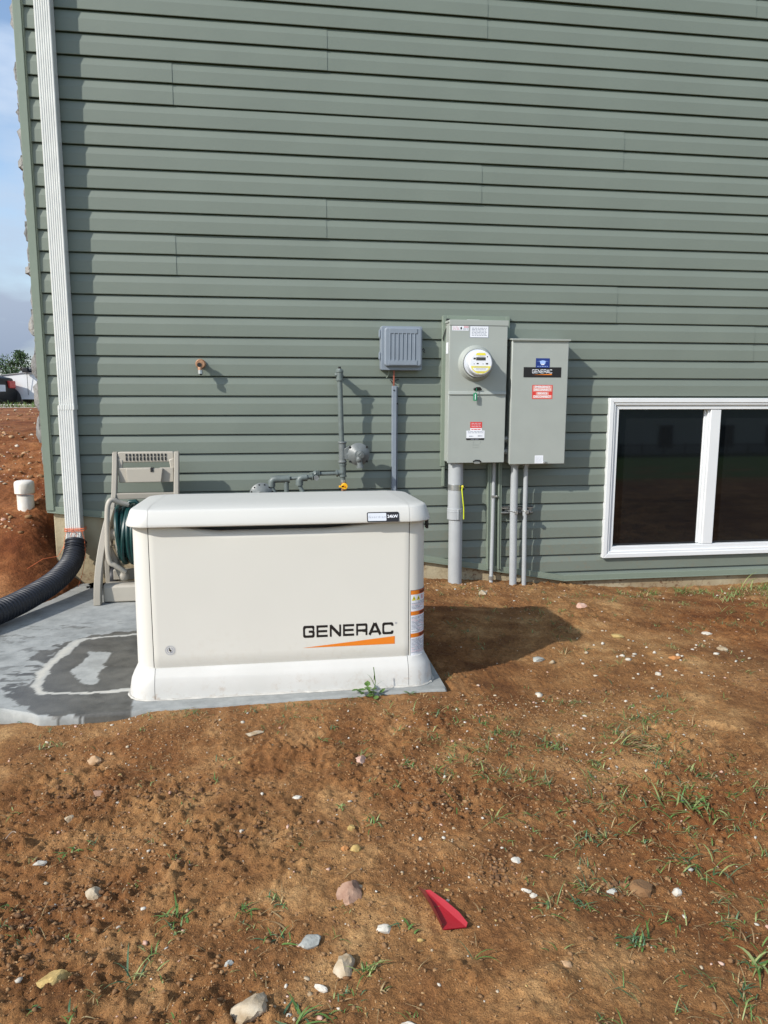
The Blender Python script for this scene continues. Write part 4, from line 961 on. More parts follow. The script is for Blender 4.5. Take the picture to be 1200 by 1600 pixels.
# resample evenly
acc = [0]
for a, b in zip(path[:-1], path[1:]): acc.append(acc[-1]+(b-a).length)
Lp = acc[-1]; N = int(Lp/.0032); pp = []; j = 0
for i in range(N+1):
    s_ = Lp*i/N
    while j < len(acc)-2 and acc[j+1] < s_: j += 1
    t = (s_-acc[j])/(acc[j+1]-acc[j]+1e-9); pp.append(path[j].lerp(path[j+1], t))
rs = [.0590+.0050*math.tanh(2.2*math.sin(2*math.pi*Lp*i/N/.023)) for i in range(N+1)]
mb = MB(); mb.tube(pp, rs, CORR, 28, caps=False); mb.tube([p for p in pp[2:20]], .052, BLACK, 20)
tag(mb.build('corrugated_drain_pipe', None, smooth=60), 'black corrugated drain pipe curving from the downspout end across the pad', 'drain pipe')

co_ = thing('cleanout_pipe', 'short white capped pipe sticking out of the dirt slope', 'cleanout pipe', (-1.588, 5.2, .40))
mb = MB(); mb.tube([(-1.588, 5.2, .25), (-1.588, 5.2, .52)], .0515, PVC_W, 28); mb.build('pipe', co_)
mb = MB(); mb.tube([(-1.590, 5.2, .535), (-1.590, 5.2, .538), (-1.591, 5.2, .598), (-1.591, 5.2, .612), (-1.591, 5.2, .619), (-1.591, 5.2, .622)], [.058, .0615, .0615, .058, .045, .02], PVC_W, 32); mb.build('cap', co_, smooth=50)

# ------------------------------------------------------------------ hose reel cart
hr = thing('hose_reel_cart', 'taupe plastic hose reel cart with green hose behind the generator', 'hose reel', (-.735, 4.5, 0))
CX = -.735
for s_ in (-1, 1):
    xb, xt = CX+s_*.245, CX+s_*.178
    mb = MB()
    # upper rail: leaning strip
    def strip3(pts, wx, mt):    # pts: (x, y, z, depth)
        rings = []
        for (x, y, z, d) in pts: rings.append([(x-wx/2, y-d/2, z), (x+wx/2, y-d/2, z), (x+wx/2, y+d/2, z+.004), (x-wx/2, y+d/2, z+.004)])
        mb.loft(rings, mt)
    strip3([(xb*.35+xt*.65, 4.53, .30, .05), (xb*.3+xt*.7, 4.555, .42, .055), (xt, 4.62, .60, .045), (xt, 4.68, .76, .035), (xt, 4.70, .835, .03)], .030, TAUPE_D)
    mb.build('side_rail', hr, bevel=.005)
    mb = MB()
    pts = []
    for i in range(15):
        t = i/14; z = .52*t; y = 4.345+.04*math.sin(t*1.5)+.16*t*t; x = xb+(xt-xb)*t*t*.9
        pts.append((x, y, z, .05+.01*math.sin(t*3)))
    strip3(pts, .040, TAUPE_D)
    strip3([(xb-s_*.006+0, 4.64, .0, .06), (xb-s_*.006, 4.63, .12, .05), (xb*.8+xt*.2, 4.60, .32, .05), (xb*.5+xt*.5, 4.56, .47, .04)], .030, TAUPE_D)
    mb.build('leg', hr, bevel=.005)
    mb = MB(); wxx = xb-s_*.045
    prof = [(-.022, .06), (-.018, .078), (0, .082), (.018, .078), (.022, .06)]
    mb.tube([(wxx+a, 4.63, .085) for a, r in prof], [r for a, r in prof], BLACK, 26); mb.tube([(wxx-.024, 4.63, .085), (wxx+.024, 4.63, .085)], .035, TAUPE_D, 16); mb.build('wheel', hr)
mb = MB()   # base tray
mb.prism([(4.372, 0.004), (4.62, .004), (4.62, .07), (4.42, .105), (4.385, .10), (4.375, .088)], 'x', CX-.222, CX+.222, TAUPE); mb.build('base', hr, bevel=.008, seg=3)
mb = MB()   # top handle with slots
mb.prism(hull2(CX-.163, CX+.163, .774, .838, .012), 'y', 4.688, 4.716, TAUPE)
for s_ in (-1, 1): mb.prism([(CX+s_*.163, .80), (CX+s_*.132, .79), (CX+s_*.150, .66), (CX+s_*.163, .655)], 'y', 4.684, 4.714, TAUPE)
hd = mb.build('handle', hr, bevel=.006)
mb = MB()
for i in range(12):
    x = CX-.112+i*.0205; mb.box(x-.0045, x+.0045, 4.684, 4.69, .786, .806, BLACK); mb.box(x-.0045, x+.0045, 4.684, 4.69, .811, .826, BLACK)
mb.build('grip_slots', hd)
mb = MB(); mb.prism([(CX-.158, .656), (CX+.158, .656), (CX+.158, .742), (CX+.078, .742), (CX+.074, .738), (CX+.045, .738), (CX+.043, .744), (CX-.158, .742)], 'y', 4.668, 4.70, TAUPE)
mb.prism([(CX-.105, .660), (CX+.088, .660), (CX+.10, .740), (CX-.11, .742)], 'y', 4.640, 4.67, TAUPE); mb.build('tray', hr, bevel=.006)
mb = MB(); mb.box(CX+.03, CX+.046, 4.636, 4.67, .722, .746, BLACK); mb.build('tray_notch', hr)
mb = MB(); mb.box(CX-.178, CX+.178, 4.60, 4.63, .565, .60, TAUPE_D); mb.build('cross_bar', hr, bevel=.004); mb = MB(); mb.box(CX-.19, CX+.19, 4.52, 4.56, .10, .16, TAUPE_D); mb.build('cross_bar', hr, bevel=.004)
mb = MB(); rnd = random.Random(3); hc = (4.50, .375)
for layer, R_ in ((0, .10), (1, .125), (2, .148), (3, .168)):
    for k in range(10):
        if layer == 3 and k in (4, 7): continue
        x = CX-.118+k*.0255+rnd.uniform(-.003, .003); Rr = R_+rnd.uniform(-.006, .008); tl = rnd.uniform(-.02, .02)
        pts = [(x+tl*math.sin(a), hc[0]+Rr*math.cos(a), hc[1]+Rr*math.sin(a)) for a in [2*math.pi*q/36 for q in range(37)]]
        mb.tube(pts, .0125, HOSE, 8, caps=False)
mb.tube([(CX-.10, 4.45, .53), (CX-.06, 4.44, .572), (CX-.03, 4.44, .575), (CX+.0, 4.45, .54)], .0125, HOSE, 10)
hose = mb.build('garden_hose', None); tag(hose, 'dark green garden hose coiled on the hose reel cart', 'garden hose')
mb = MB(); mb.tube([(CX-.135, hc[0], hc[1]), (CX-.125, hc[0], hc[1])], .155, TAUPE, 32); mb.tube([(CX+.125, hc[0], hc[1]), (CX+.135, hc[0], hc[1])], .155, TAUPE, 32); mb.tube([(CX-.19, hc[0], hc[1]), (CX+.19, hc[0], hc[1])], .035, TAUPE_D, 16); mb.build('spool', hr)
mb = MB(); cr = catmull([(CX-.07, 4.44, .555), (CX-.11, 4.42, .57), (CX-.150, 4.40, .590), (CX-.170, 4.39, .565), (CX-.178, 4.385, .50), (CX-.182, 4.385, .40), (CX-.185, 4.385, .30), (CX-.176, 4.385, .235), (CX-.15, 4.39, .215), (CX-.12, 4.40, .19), (CX-.10, 4.41, .17)], 8); mb.tube(cr, .0145, TAUPE, 14); mb.build('crank_handle', hr)
mb = MB(); mb.tube([(CX-.205, 4.50, .30), (CX-.16, 4.46, .22), (CX-.12, 4.44, .13)], .02, TAUPE_D, 10); mb.blob((CX-.115, 4.44, .14), .03, .03, .035, TAUPE_D, 2, .1); mb.build('brace', hr)

# ------------------------------------------------------------------ cars, street, trees
def car(name, label, paint, loc, rz, kind, group=None):
    r = thing(name, label, 'car', loc, group, rz)
    L = 4.7; Wd = .92
    if kind == 'sedan':
        body = [(-2.3, .35), (-2.32, .62), (-2.25, .78), (-1.9, .90), (-1.05, 1.0), (.95, 1.05), (1.9, 1.06), (2.28, .98), (2.34, .6), (2.28, .35)]
        cab = [(-1.15, .99), (-.35, 1.42), (.1, 1.47), (.75, 1.45), (1.45, 1.22), (1.85, 1.05)]
    else:
        body = [(-2.3, .38), (-2.33, .7), (-2.25, .93), (-1.6, 1.06), (-1.1, 1.09), (2.2, 1.12), (2.30, .98), (2.33, .6), (2.27, .38)]
        cab = [(-1.2, 1.08), (-.5, 1.58), (.2, 1.66), (1.5, 1.64), (1.95, 1.55), (2.22, 1.10)]
    def loftp(prof, w0, taper, mt, nm, par, bev):
        m = MB(); zs = [p[1] for p in prof]; zlo, zhi = min(zs), max(zs)
        ring = lambda s, k: [(x*(1-.012*k), s*(w0-taper*((z-zlo)/(zhi-zlo))-.05*k), z-.02*k) for x, z in prof]
        m.loft([ring(-1, 1), ring(-1, 0), [(x, -w0*.3, z+.015) for x, z in prof], [(x, w0*.3, z+.015) for x, z in prof], ring(1, 0), ring(1, 1)], mt)
        m.v = [tuple(r.matrix_basis @ Vector(v)) if False else v for v in m.v]
        o = m.build0(nm, par, bev); return o
    def build0(m, nm, par, bev):
        me_ = bpy.data.meshes.new(nm); me_.from_pydata(m.v, [], m.f)
        for q in m.mats: me_.materials.append(q)
        me_.polygons.foreach_set('material_index', m.m); bm = bmesh.new(); bm.from_mesh(me_); bmesh.ops.recalc_face_normals(bm, faces=bm.faces); bm.to_mesh(me_); bm.free()
        me_.polygons.foreach_set('use_smooth', [True]*len(me_.polygons)); me_.set_sharp_from_angle(angle=rad(30))
        o = bpy.data.objects.new(nm, me_); COL.objects.link(o); o.parent = par
        if bev: b = o.modifiers.new('bevel', 'BEVEL'); b.width = bev; b.segments = 3; b.limit_method = 'ANGLE'; b.angle_limit = rad(30)
        return o
    MB.build0 = build0
    bd = loftp(body, Wd, .08, paint, 'body', r, .05); cb = loftp(cab, Wd-.10, .22, paint, 'cabin', r, .04)
    wm = MB()
    cabw = [(x*.93+.02, z-.05 if z > 1.2 else z+.01) for x, z in cab]
    for s in (-1, 1):
        zlo, zhi = cab[0][1], max(z for x, z in cab)
        vs = [(x, s*(Wd-.10-.22*((z-zlo)/(zhi-zlo))+.006), z) for x, z in cabw]; wm.add(vs, [tuple(range(len(vs)))], GLASS)
    (xa, za), (xb, zb_) = cab[0], cab[1]
    wm.add([(xa-.012, -.72, za+.03), (xa-.012, .72, za+.03), (xb-.012, .58, zb_-.0), (xb-.012, -.58, zb_-.0)], [(0, 1, 2, 3)], GLASS)
    (xa, za), (xb, zb_) = cab[-1], cab[-2]
    wm.add([(xa+.008, -.70, za+.03), (xa+.008, .70, za+.03), (xb+.012, .58, zb_), (xb+.012, -.58, zb_)], [(0, 1, 2, 3)], GLASS)
    wm.build0('window', r, 0)
    for x in (-1.42, 1.38):
        for s in (-1, 1):
            t = MB(); t.tube([(x, s*(Wd-.2), .33), (x, s*(Wd-.18), .33), (x, s*(Wd-.02), .33), (x, s*(Wd+.0), .33)], [.28, .33, .33, .29], BLACK, 28); to = t.build0('wheel', r, 0)
            t = MB(); t.tube([(x, s*(Wd-.01), .33), (x, s*(Wd+.008), .33)], [.22, .20], STEEL, 20); t.build0('rim', to, 0)
    for s in (-1, 1):
        t = MB(); t.box(-1.0, -.86, s*Wd-.04+(.04 if s > 0 else -.06), s*Wd+.08-(0 if s > 0 else .02), 1.0, 1.12, BLACK if kind == 'sedan' else paint); t.build0('mirror', r, .02)
        t = MB(); t.box(-2.33, -2.05, s*.66-.14, s*.66+.14, .66, .80, SILV); t.build0('headlight', r, .03)
        t = MB(); t.box(2.10, 2.345, s*.68-.17, s*.68+.17, .74, .92, REDP); t.build0('taillight', r, .02)
    for s in (-1, 1):
        for x in (-.92, .2, 1.15): t = MB(); t.box(x-.005, x+.005, s*(Wd-.035)-.004, s*(Wd-.035)+.004, .45, 1.0, BLACK); t.build0('door_seam', r, 0)
    t = MB(); t.box(2.335, 2.36, -.26, .26, .66, .82, WHITEP); t.build0('licence_plate', r, .005)
    return r
carw = mat('white_car_paint', (.72, .72, .71), .2, var=.02, coat=.6); card = mat('black_car_paint', (.004, .005, .007), .45, var=.1, coat=.05, spec=.15)
car('parked_car', 'white car parked beyond the dirt slope, partly hidden by the house corner', carw, (-5.05, 21.2, .68), rad(1), 'sedan', 'cars parked beyond the dirt slope')
dk = car('parked_car', 'dark car with red lower side in front of the white car', card, (-8.62, 19.6, .55), rad(-7), 'sedan', 'cars parked beyond the dirt slope')
t = MB(); t.box(.4, 2.24, -.925, -.895, .58, .76, REDP); t.build0('red_side_panel', dk, .01)
t = MB(); t.box(-2.0, 2.30, -.935, -.90, .28, .48, BLACK); t.build0('sill', dk, .01)
mb = MB(); mb.box(-30, 12, 18.42, 18.57, .4, .925, mat('kerb_concrete', (.5, .48, .44), .85, var=.1)); tag(mb.build('kerb', None, bevel=.02), kind='structure')
def plane_strip(name, y0, y1, z, mt):
    m = MB(); m.add([(-60, y0, z), (30, y0, z), (30, y1, z), (-60, y1, z)], [(0, 1, 2, 3)], mt); return tag(m.build(name, None), kind='structure')

plane_strip('driveway', 18.57, 27, .60, mat('driveway_concrete', (.36, .35, .33), .9, var=.1, vscale=2, bump=.3, bscale=60))
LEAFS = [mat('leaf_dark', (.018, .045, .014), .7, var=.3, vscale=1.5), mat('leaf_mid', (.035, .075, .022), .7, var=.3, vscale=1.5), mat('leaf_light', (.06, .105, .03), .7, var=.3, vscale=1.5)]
BARK = mat('bark', (.09, .065, .045), .9, var=.3, vscale=6, bump=.5, bscale=20)
def tree(x, y, h, wd, label, seed, conif=False):
    rnd = random.Random(seed); z0 = float(terrain(np.array([x]), np.array([y]), False)[0])-.3
    r = thing('tree', label, 'tree', (x, y, z0), 'trees beyond the parked cars')
    m = MB(); m.tube([(x, y, z0), (x+.1, y, z0+h*.3), (x, y, z0+h*.8)], [h*.03, h*.022, h*.008], BARK, 8)
    for q in range(6):
        a = rnd.uniform(0, 6.28); zz = z0+h*rnd.uniform(.3, .7); m.tube([(x, y, zz), (x+math.cos(a)*wd*.4, y+math.sin(a)*wd*.4, zz+h*.12)], [h*.01, h*.003], BARK, 6)
    m.build('trunk', r)
    m = MB(); cl = []
    for q in range(26):
        t = rnd.uniform(.12, 1); a = rnd.uniform(0, 6.28); rr_ = wd*.5*(math.sin(min(1, t*1.05)*math.pi)**.6)*rnd.uniform(.3, 1.0) if not conif else wd*.5*(1-t)*rnd.uniform(.4, 1.1)
        cl.append((x+rr_*math.cos(a), y+rr_*math.sin(a), z0+h*(.15+.82*t), wd*rnd.uniform(.10, .2)))
    for (cx_, cy_, cz_, cr_) in cl:
        for q in range(75):
            d = Vector((rnd.gauss(0, 1), rnd.gauss(0, 1), rnd.gauss(0, 1))).normalized()*cr_*rnd.uniform(.5, 1.15); c = Vector((cx_, cy_, cz_))+Vector((d.x, d.y, d.z*.8))
            u = Vector((rnd.gauss(0, 1), rnd.gauss(0, 1), rnd.gauss(0, 1))).normalized(); v = u.orthogonal().normalized(); s_ = h*rnd.uniform(.012, .026)
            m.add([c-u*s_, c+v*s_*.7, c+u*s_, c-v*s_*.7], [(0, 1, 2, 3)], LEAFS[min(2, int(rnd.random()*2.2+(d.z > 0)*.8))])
    m.build('crown', r, smooth=0, recalc=False)
for i, (x, y, h, wd, lb) in enumerate([(-19.8, 66, 4.1, 3.0, 'tallest dark tree beside the house corner, beyond the cars'), (-21.6, 68, 3.5, 5, 'low broad dark tree at the left edge of the photo'), (-24.0, 80, 3.9, 5, 'rounded dark tree between the tallest tree and the low broad one'),
                                       (-21.0, 78, 3.5, 5, 'small dark tree right behind the white car roof'), (-27.5, 76, 4.4, 6, 'dark tree furthest left on the horizon')]): tree(x, y, h, wd, lb, 50+i)

# ------------------------------------------------------------------ what the window mirrors: neighbour house and fence behind the viewer
def nz_(x, y): return float(terrain(np.array([x]), np.array([y]), False)[0])
nbz = nz_(34, -58)-.2
nh = thing('neighbour_house', 'pale neighbouring house seen only as a reflection in the window', 'house', (38, -62, nbz))
NW = mat('pale_siding', (.66, .67, .66), .7, var=.05)
mb = MB(); mb.box(22, 54, -70, -60, nbz, nbz+5.6, NW); mb.build('wall', nh)
mb = MB(); mb.prism([(-70.5, nbz+5.6), (-65, nbz+8.4), (-59.5, nbz+5.6)], 'x', 21.6, 54.4, ROOF); mb.build('roof', nh)
for x in (26, 32.0, 38.5, 45, 50):
    mb = MB(); mb.box(x-.85, x+.85, -60.02, -59.94, nbz+.9, nbz+3.3, WHITE); wo_ = mb.build('window', nh); mb = MB(); mb.box(x-.76, x+.76, -59.94, -59.91, nbz+1.0, nbz+3.2, BLACK); mb.build('pane', wo_)
fz = nz_(34, -52)
fn = thing('metal_fence', 'thin black metal picket fence reflected in the window', 'fence', (38, -52, fz))
for i in range(0, 18):
    mb = MB(); mb.box(i*2+20-.04, i*2+20.04, -52.04, -51.96, fz-.6, fz+1.3, BLACK); mb.build('post', fn)
mb = MB(); mb.box(20, 54, -52.02, -51.98, fz+1.1, fz+1.16, BLACK); mb.box(20, 54, -52.02, -51.98, fz+.12, fz+.18, BLACK)
x = 20
while x < 54: mb.box(x-.022, x+.022, -52.012, -51.988, fz+.05, fz+1.2, BLACK); x += .14
mb.build('pickets', fn)

# ------------------------------------------------------------------ rocks
def rmat(nm, a, b): return mat(nm, a, .85, col2=b, vscale=28, bump=.5, bscale=110, bdist=.004, detail=6)
RP = rmat('pale_rock', (.30, .22, .13), (.50, .43, .32)); RW = rmat('white_rock', (.42, .38, .31), (.60, .57, .50)); RY = rmat('yellow_rock', (.33, .22, .07), (.50, .36, .14))
RB = rmat('brown_rock', (.21, .11, .07), (.36, .23, .16)); RT = rmat('tan_rock', (.36, .21, .10), (.48, .33, .2)); RG = rmat('grey_rock', (.28, .28, .25), (.45, .46, .42)); RK = rmat('pink_rock', (.42, .24, .17), (.58, .42, .34)); RO = rmat('orange_rock', (.35, .14, .04), (.45, .22, .08))
rocks = [
 (.173, 1.681, .034, .030, .026, RB, 30, 'brown angular rock beside tufts of grass, up left of the red scrap'),
 (.065, 1.544, .030, .017, .014, RG, 20, 'smooth pale oval stone below the brown angular rock'),
 (.135, 1.455, .026, .024, .021, RP, 70, 'rough rounded cream rock below and right of the pale oval stone'),
 (-.062, 1.371, .036, .034, .026, RP, 10, 'largest pale blocky rock at the bottom edge of the dirt'),
 (-.470, 1.506, .034, .020, .016, RY, 18, 'long yellow stone near the lower left corner'),
 (.237, 1.552, .017, .014, .010, RW, 0, 'whitish stone just left of the red scrap'),
 (.277, 2.343, .021, .017, .012, RK, 60, 'pinkish flat stone in the smooth dirt in front of the generator'),
 (-.080, 2.594, .034, .016, .007, RP, 5, 'flat pale sliver of stone just in front of the generator base'),
 (.204, 1.861, .014, .013, .012, RY, 25, 'small dull yellow cube shaped stone above the brown angular rock'),
 (.203, 1.966, .011, .010, .009, RY, 0, 'small bright yellow pebble above the yellow cube shaped stone'),
 (.180, 1.870, .012, .011, .009, RO, 40, 'orange brown pebble touching the yellow cube shaped stone'),
 (.612, 1.741, .015, .010, .007, RW, 0, 'flat cream chip in bare dirt up right of the red scrap'),
 (.821, 1.617, .012, .014, .009, RG, 0, 'grey white stone beside the brown dirt lump'),
 (.984, 1.598, .013, .012, .010, RW, 40, 'knobbly white stone right of the brown dirt lump'),
 (.594, 1.609, .012, .007, .006, RW, 160, 'upper of two white chips right of the red scrap'),
 (.607, 1.590, .009, .007, .006, RW, 10, 'lower of two white chips right of the red scrap'),
 (.594, 1.356, .013, .007, .006, RT, 150, 'small tan oblong stone in the dirt, lower middle right'),
 (.079, 1.407, .018, .008, .007, RW, 140, 'narrow white flake left of the rough rounded cream rock'),
 (-.110, 1.505, .011, .008, .007, RG, 20, 'small round grey pebble between the yellow long stone and the oval stone'),
 (.245, 1.279, .018, .008, .006, RW, 160, 'white chip at the very bottom edge, below the red scrap'),
 (1.792, 4.102, .034, .028, .022, RK, 10, 'blocky pink tan stone on the dirt below the window corner'),
 (1.772, 3.582, .040, .028, .012, RY, 5, 'flat yellowish stone in the dirt right of the generator shadow'),
 (1.235, 3.290, .030, .022, .014, RG, 0, 'flat grey stone at the edge of the generator shadow'),
 (2.232, 3.367, .024, .024, .014, RP, 30, 'tan stone at the far right of the dirt, alone'),
 (2.319, 3.652, .030, .018, .010, RW, 170, 'long white stone nearest the grass below the window'),
 (1.895, 3.222, .032, .022, .012, RO, 170, 'orange brown stone among white gravel right of the generator'),
 (1.702, 3.033, .018, .014, .010, RW, 0, 'whitest stone of the gravel right of the generator'),
 (1.308, 4.503, .036, .026, .020, RP, 10, 'cream stone at the foot of the wall between the conduits'),
 (-.604, 2.161, .015, .012, .012, RP, 0, 'small pale wedge of stone at the left side of the dirt'),
 (-.623, 1.945, .018, .010, .009, RW, 20, 'white oblong stone near the left edge of the dirt'),
 (-.603, 2.500, .022, .018, .014, RT, 0, 'tan stone on the left, below the wet pad corner'),
 (-.550, 2.289, .018, .022, .010, RB, 60, 'brown flat stone on the left of the dirt'),
 (-.455, 1.80, .020, .020, .014, RP, 30, 'dusty tan stone beside the dark clods at the left'),
 (.060, 2.15, .013, .009, .008, RW, 0, 'small white stone in the middle of the dirt below the generator logo'),
]
for i, (x, y, a, b, c, m_, rot, lab) in enumerate(rocks):
    z = ground_at(x, y); mb = MB(); mb.blob((x, y, z+c*.12), a*1.12, b*1.12, c*1.15, m_, 100+i, .42, 3, rad(rot))
    tag(mb.build('rock', None, smooth=28, recalc=False), lab, 'rock', 'loose rocks lying on the dirt')
mb = MB(); z = ground_at(.903, 1.618); mb.blob((.903, 1.618, z), .034, .03, .022, DIRT_SPECK, 77, .3, 3, .4); tag(mb.build('dirt_lump', None, smooth=30, recalc=False), 'brown lump of dried mud between two pale stones, right of the red scrap', 'dirt clod')

# scattered small stuff, built with numpy for speed
def scatter(name, n, picker, size, mats, flat, seed, sub=1, kind='stuff', sink=.2):
    rg_ = np.random.RandomState(seed); bm = bmesh.new(); bmesh.ops.create_icosphere(bm, subdivisions=sub, radius=1)
    bv = np.array([v.co[:] for v in bm.verts]); bf = np.array([[v.index for v in f.verts] for f in bm.faces]); bm.free()
    xy = picker(rg_, n); n = len(xy); z = terrain(xy[:, 0], xy[:, 1]); s_ = size(rg_, n)
    V = np.repeat(bv[None], n, 0)*(1+rg_.uniform(-.40, .34, (n, len(bv), 1)))
    sc_ = np.stack([s_*rg_.uniform(.8, 1.5, n), s_*rg_.uniform(.6, 1.1, n), s_*rg_.uniform(*flat, n)], -1); V = V*sc_[:, None]
    a = rg_.uniform(0, 6.28, n); ca, sa = np.cos(a)[:, None], np.sin(a)[:, None]
    x_ = V[..., 0]*ca-V[..., 1]*sa; y_ = V[..., 0]*sa+V[..., 1]*ca
    V = np.stack([x_+xy[:, :1], y_+xy[:, 1:2], V[..., 2]+(z+s_*sink)[:, None]], -1).reshape(-1, 3)
    Fc = (bf[None]+(np.arange(n)*len(bv))[:, None, None]).reshape(-1, 3)
    me_ = bpy.data.meshes.new(name); me_.vertices.add(len(V)); me_.vertices.foreach_set('co', V.astype(np.float32).ravel())
    me_.loops.add(Fc.size); me_.polygons.add(len(Fc)); me_.loops.foreach_set('vertex_index', Fc.astype(np.int32).ravel())
    me_.polygons.foreach_set('loop_start', np.arange(0, Fc.size, 3, dtype=np.int32)); me_.polygons.foreach_set('loop_total', np.full(len(Fc), 3, np.int32))
    mi = np.repeat(rg_.choice(len(mats), n, p=[m[1] for m in mats]), len(bf)).astype(np.int32); me_.polygons.foreach_set('material_index', mi); me_.update(calc_edges=True)
    for m in mats: me_.materials.append(m[0])
    o = bpy.data.objects.new(name, me_); COL.objects.link(o); return o
def onpad(p): return (p[:, 0] > -1.8) & (p[:, 0] < .72) & (p[:, 1] > 2.80) & (p[:, 1] < 4.87) & (inpoly(p[:, 0], p[:, 1], PADP) | (p[:, 0] > -.3))
def nearwall(p): return (p[:, 1] > 4.84) & (p[:, 0] > -1.40)
def pick(lims, dens=None):
    def f(r, n):
        out = []
        for (x0, x1, y0, y1, w_) in lims:
            k = int(n*w_); p = np.stack([r.uniform(x0, x1, k), y0+(y1-y0)*r.uniform(0, 1, k)**1.0], -1)
            q = vnoise(p[:, 0]*2.2+5, p[:, 1]*2.2, 9); p = p[r.uniform(0, 1, k) < .25+1.1*q**1.5]; out.append(p)
        p = np.concatenate(out); return p[~onpad(p) & ~nearwall(p)]
    return f
area = [(-.9, 1.6, 1.05, 2.85, .62), (.72, 3.9, 2.3, 4.84, .38)]
ps = scatter('gravel', 2500, pick(area+[(-3.0, -1.35, 4.3, 8, .30), (.72, 3.9, 4.45, 4.84, .14)]), lambda r, n: .0022+.0055*r.uniform(0, 1, n)**3.2, [(RW, .28), (RP, .30), (RT, .14), (RK, .18), (RG, .06), (RY, .04)], (.4, .8), 5)
tag(ps, 'small pale pebbles scattered over the brown dirt', 'gravel', kind='stuff')
pk = scatter('roadside_gravel', 3800, pick([(-3.4, -1.5, 4.7, 8, .45), (-7, -1.5, 7, 14, .55)]), lambda r, n: .004+.020*r.uniform(0, 1, n)**3.5, [(RW, .10), (RP, .18), (RT, .16), (RK, .06), (DIRT_SPECK, .5)], (.4, .8), 6)
tag(pk, 'pale stones scattered over the dirt slope left of the house', 'gravel', kind='stuff')
cluster = scatter('white_gravel', 46, lambda r, n: np.stack([r.normal(1.78, .30, n), r.normal(3.22, .18, n)], -1), lambda r, n: .006+.012*r.uniform(0, 1, n)**2, [(RW, .6), (RP, .4)], (.4, .8), 8)
tag(cluster, 'cluster of white stones in the dirt right of the generator', 'gravel', kind='stuff')
cl = scatter('soil_clods', 14000, pick(area+[(-.9, 1.6, 1.05, 2.3, .4), (-3.0, -1.35, 4.3, 8, .12), (.72, 3.9, 4.6, 4.84, .1)]), lambda r, n: .0013+.0055*r.uniform(0, 1, n)**4, [(DIRT_SPECK, 1.)], (.5, .9), 15, sink=.1)
cl2 = scatter('soil_crumbs', 26000, pick([(-.9, 1.7, 1.05, 2.85, .8), (.72, 3.9, 2.6, 4.8, .2)]), lambda r, n: .0010+.0024*r.uniform(0, 1, n)**2.5, [(mat('lit_crumb', (.25, .135, .055), .95, col2=(.42, .27, .13), vscale=25), .7), (DIRT_SPECK, .3)], (.5, .95), 16, sink=.2)  # paler crumb colour stands for the light that small crumbs catch
tag(cl2, 'fine crumbs of soil coloured as if catching the light', 'soil', kind='stuff')
tag(cl, 'loose crumbs and clods of brown soil', 'soil', kind='stuff')
dc = mat('damp_clod', (.105, .05, .021), .95, col2=(.20, .105, .045), vscale=12, bump=.6, bscale=200, bdist=.004)
spots = [(-.58, 1.62, .07, .05), (-.50, 1.78, .08, .04), (-.62, 2.3, .09, .03), (-.3, 2.25, .12, .05), (.42, 2.25, .10, .06), (.50, 2.05, .07, .06), (.86, 1.63, .05, .02), (.55, 1.70, .03, .05), (1.35, 2.9, .12, .03), (-.1, 2.0, .14, .05), (1.6, 4.72, .5, .05), (2.0, 2.9, .15, .1), (.95, 2.1, .1, .1)]
def pc_(r, n):
    k = r.randint(0, len(spots), n); a = np.array(spots)[k]; p = np.stack([r.normal(a[:, 0], a[:, 2]), r.normal(a[:, 1], a[:, 3])], -1); return p[~onpad(p) & ~nearwall(p)]
cc = scatter('crumbled_soil', 3600, pc_, lambda r, n: .0014+.0075*r.uniform(0, 1, n)**3.4, [(dc, .5), (DIRT_SPECK, .5)], (.5, .95), 25, sink=.05)
tag(cc, 'damp crumbled soil heaped in patches', 'soil', kind='stuff')
bk = scatter('dark_gravel', 260, lambda r, n: np.stack([r.uniform(-1.13, -.92, n), r.uniform(4.74, 4.87, n)], -1), lambda r, n: .006+.010*r.uniform(0, 1, n)**2, [(mat('dark_stone', (.05, .045, .04), .8, col2=(.13, .12, .11), vscale=40), 1.)], (.5, .9), 18, sink=1.6)
for v in bk.data.vertices: v.co.z = max(v.co.z, .002) if v.co.z < .0 else v.co.z
tag(bk, 'dark gravel in the gap between pad and foundation', 'gravel', kind='stuff')

# ------------------------------------------------------------------ grass
G1 = mat('grass_green', (.055, .125, .022), .55, col2=(.11, .19, .04), vscale=14); G2 = mat('grass_pale', (.17, .22, .07), .6, col2=(.26, .29, .11), vscale=14); G3 = mat('grass_straw', (.36, .27, .13), .75, col2=(.24, .15, .07), vscale=14); G4 = mat('grass_bluegreen', (.04, .10, .045), .55, col2=(.08, .15, .07), vscale=14)
def blade(m, x, y, z, az, L, wd, lean, droop, mt, rnd, seg=5):
    p = Vector((x, y, z-.004)); d = Vector((math.cos(az)*math.sin(lean), math.sin(az)*math.sin(lean), math.cos(lean))); side = Vector((-math.sin(az), math.cos(az), 0)); vs = []
    for i in range(seg+1):
        t = i/seg; w_ = wd*(1-t**1.8)*(.55+.45*min(1, t*4))+.0002
        vs += [p-side*w_/2+Vector((0, 0, w_*.25)), p+side*w_/2+Vector((0, 0, w_*.25))]
        d = (d+Vector((math.cos(az)*droop*.25, math.sin(az)*droop*.25, -droop*.55*t*1.6))).normalized(); p = p+d*L/seg
        if p.z < z+.002: p.z = z+.002
        side = (side+Vector((0, 0, rnd.uniform(-.1, .1)))).normalized()
    m.add(vs, [(2*i, 2*i+1, 2*i+3, 2*i+2) for i in range(seg)], mt)
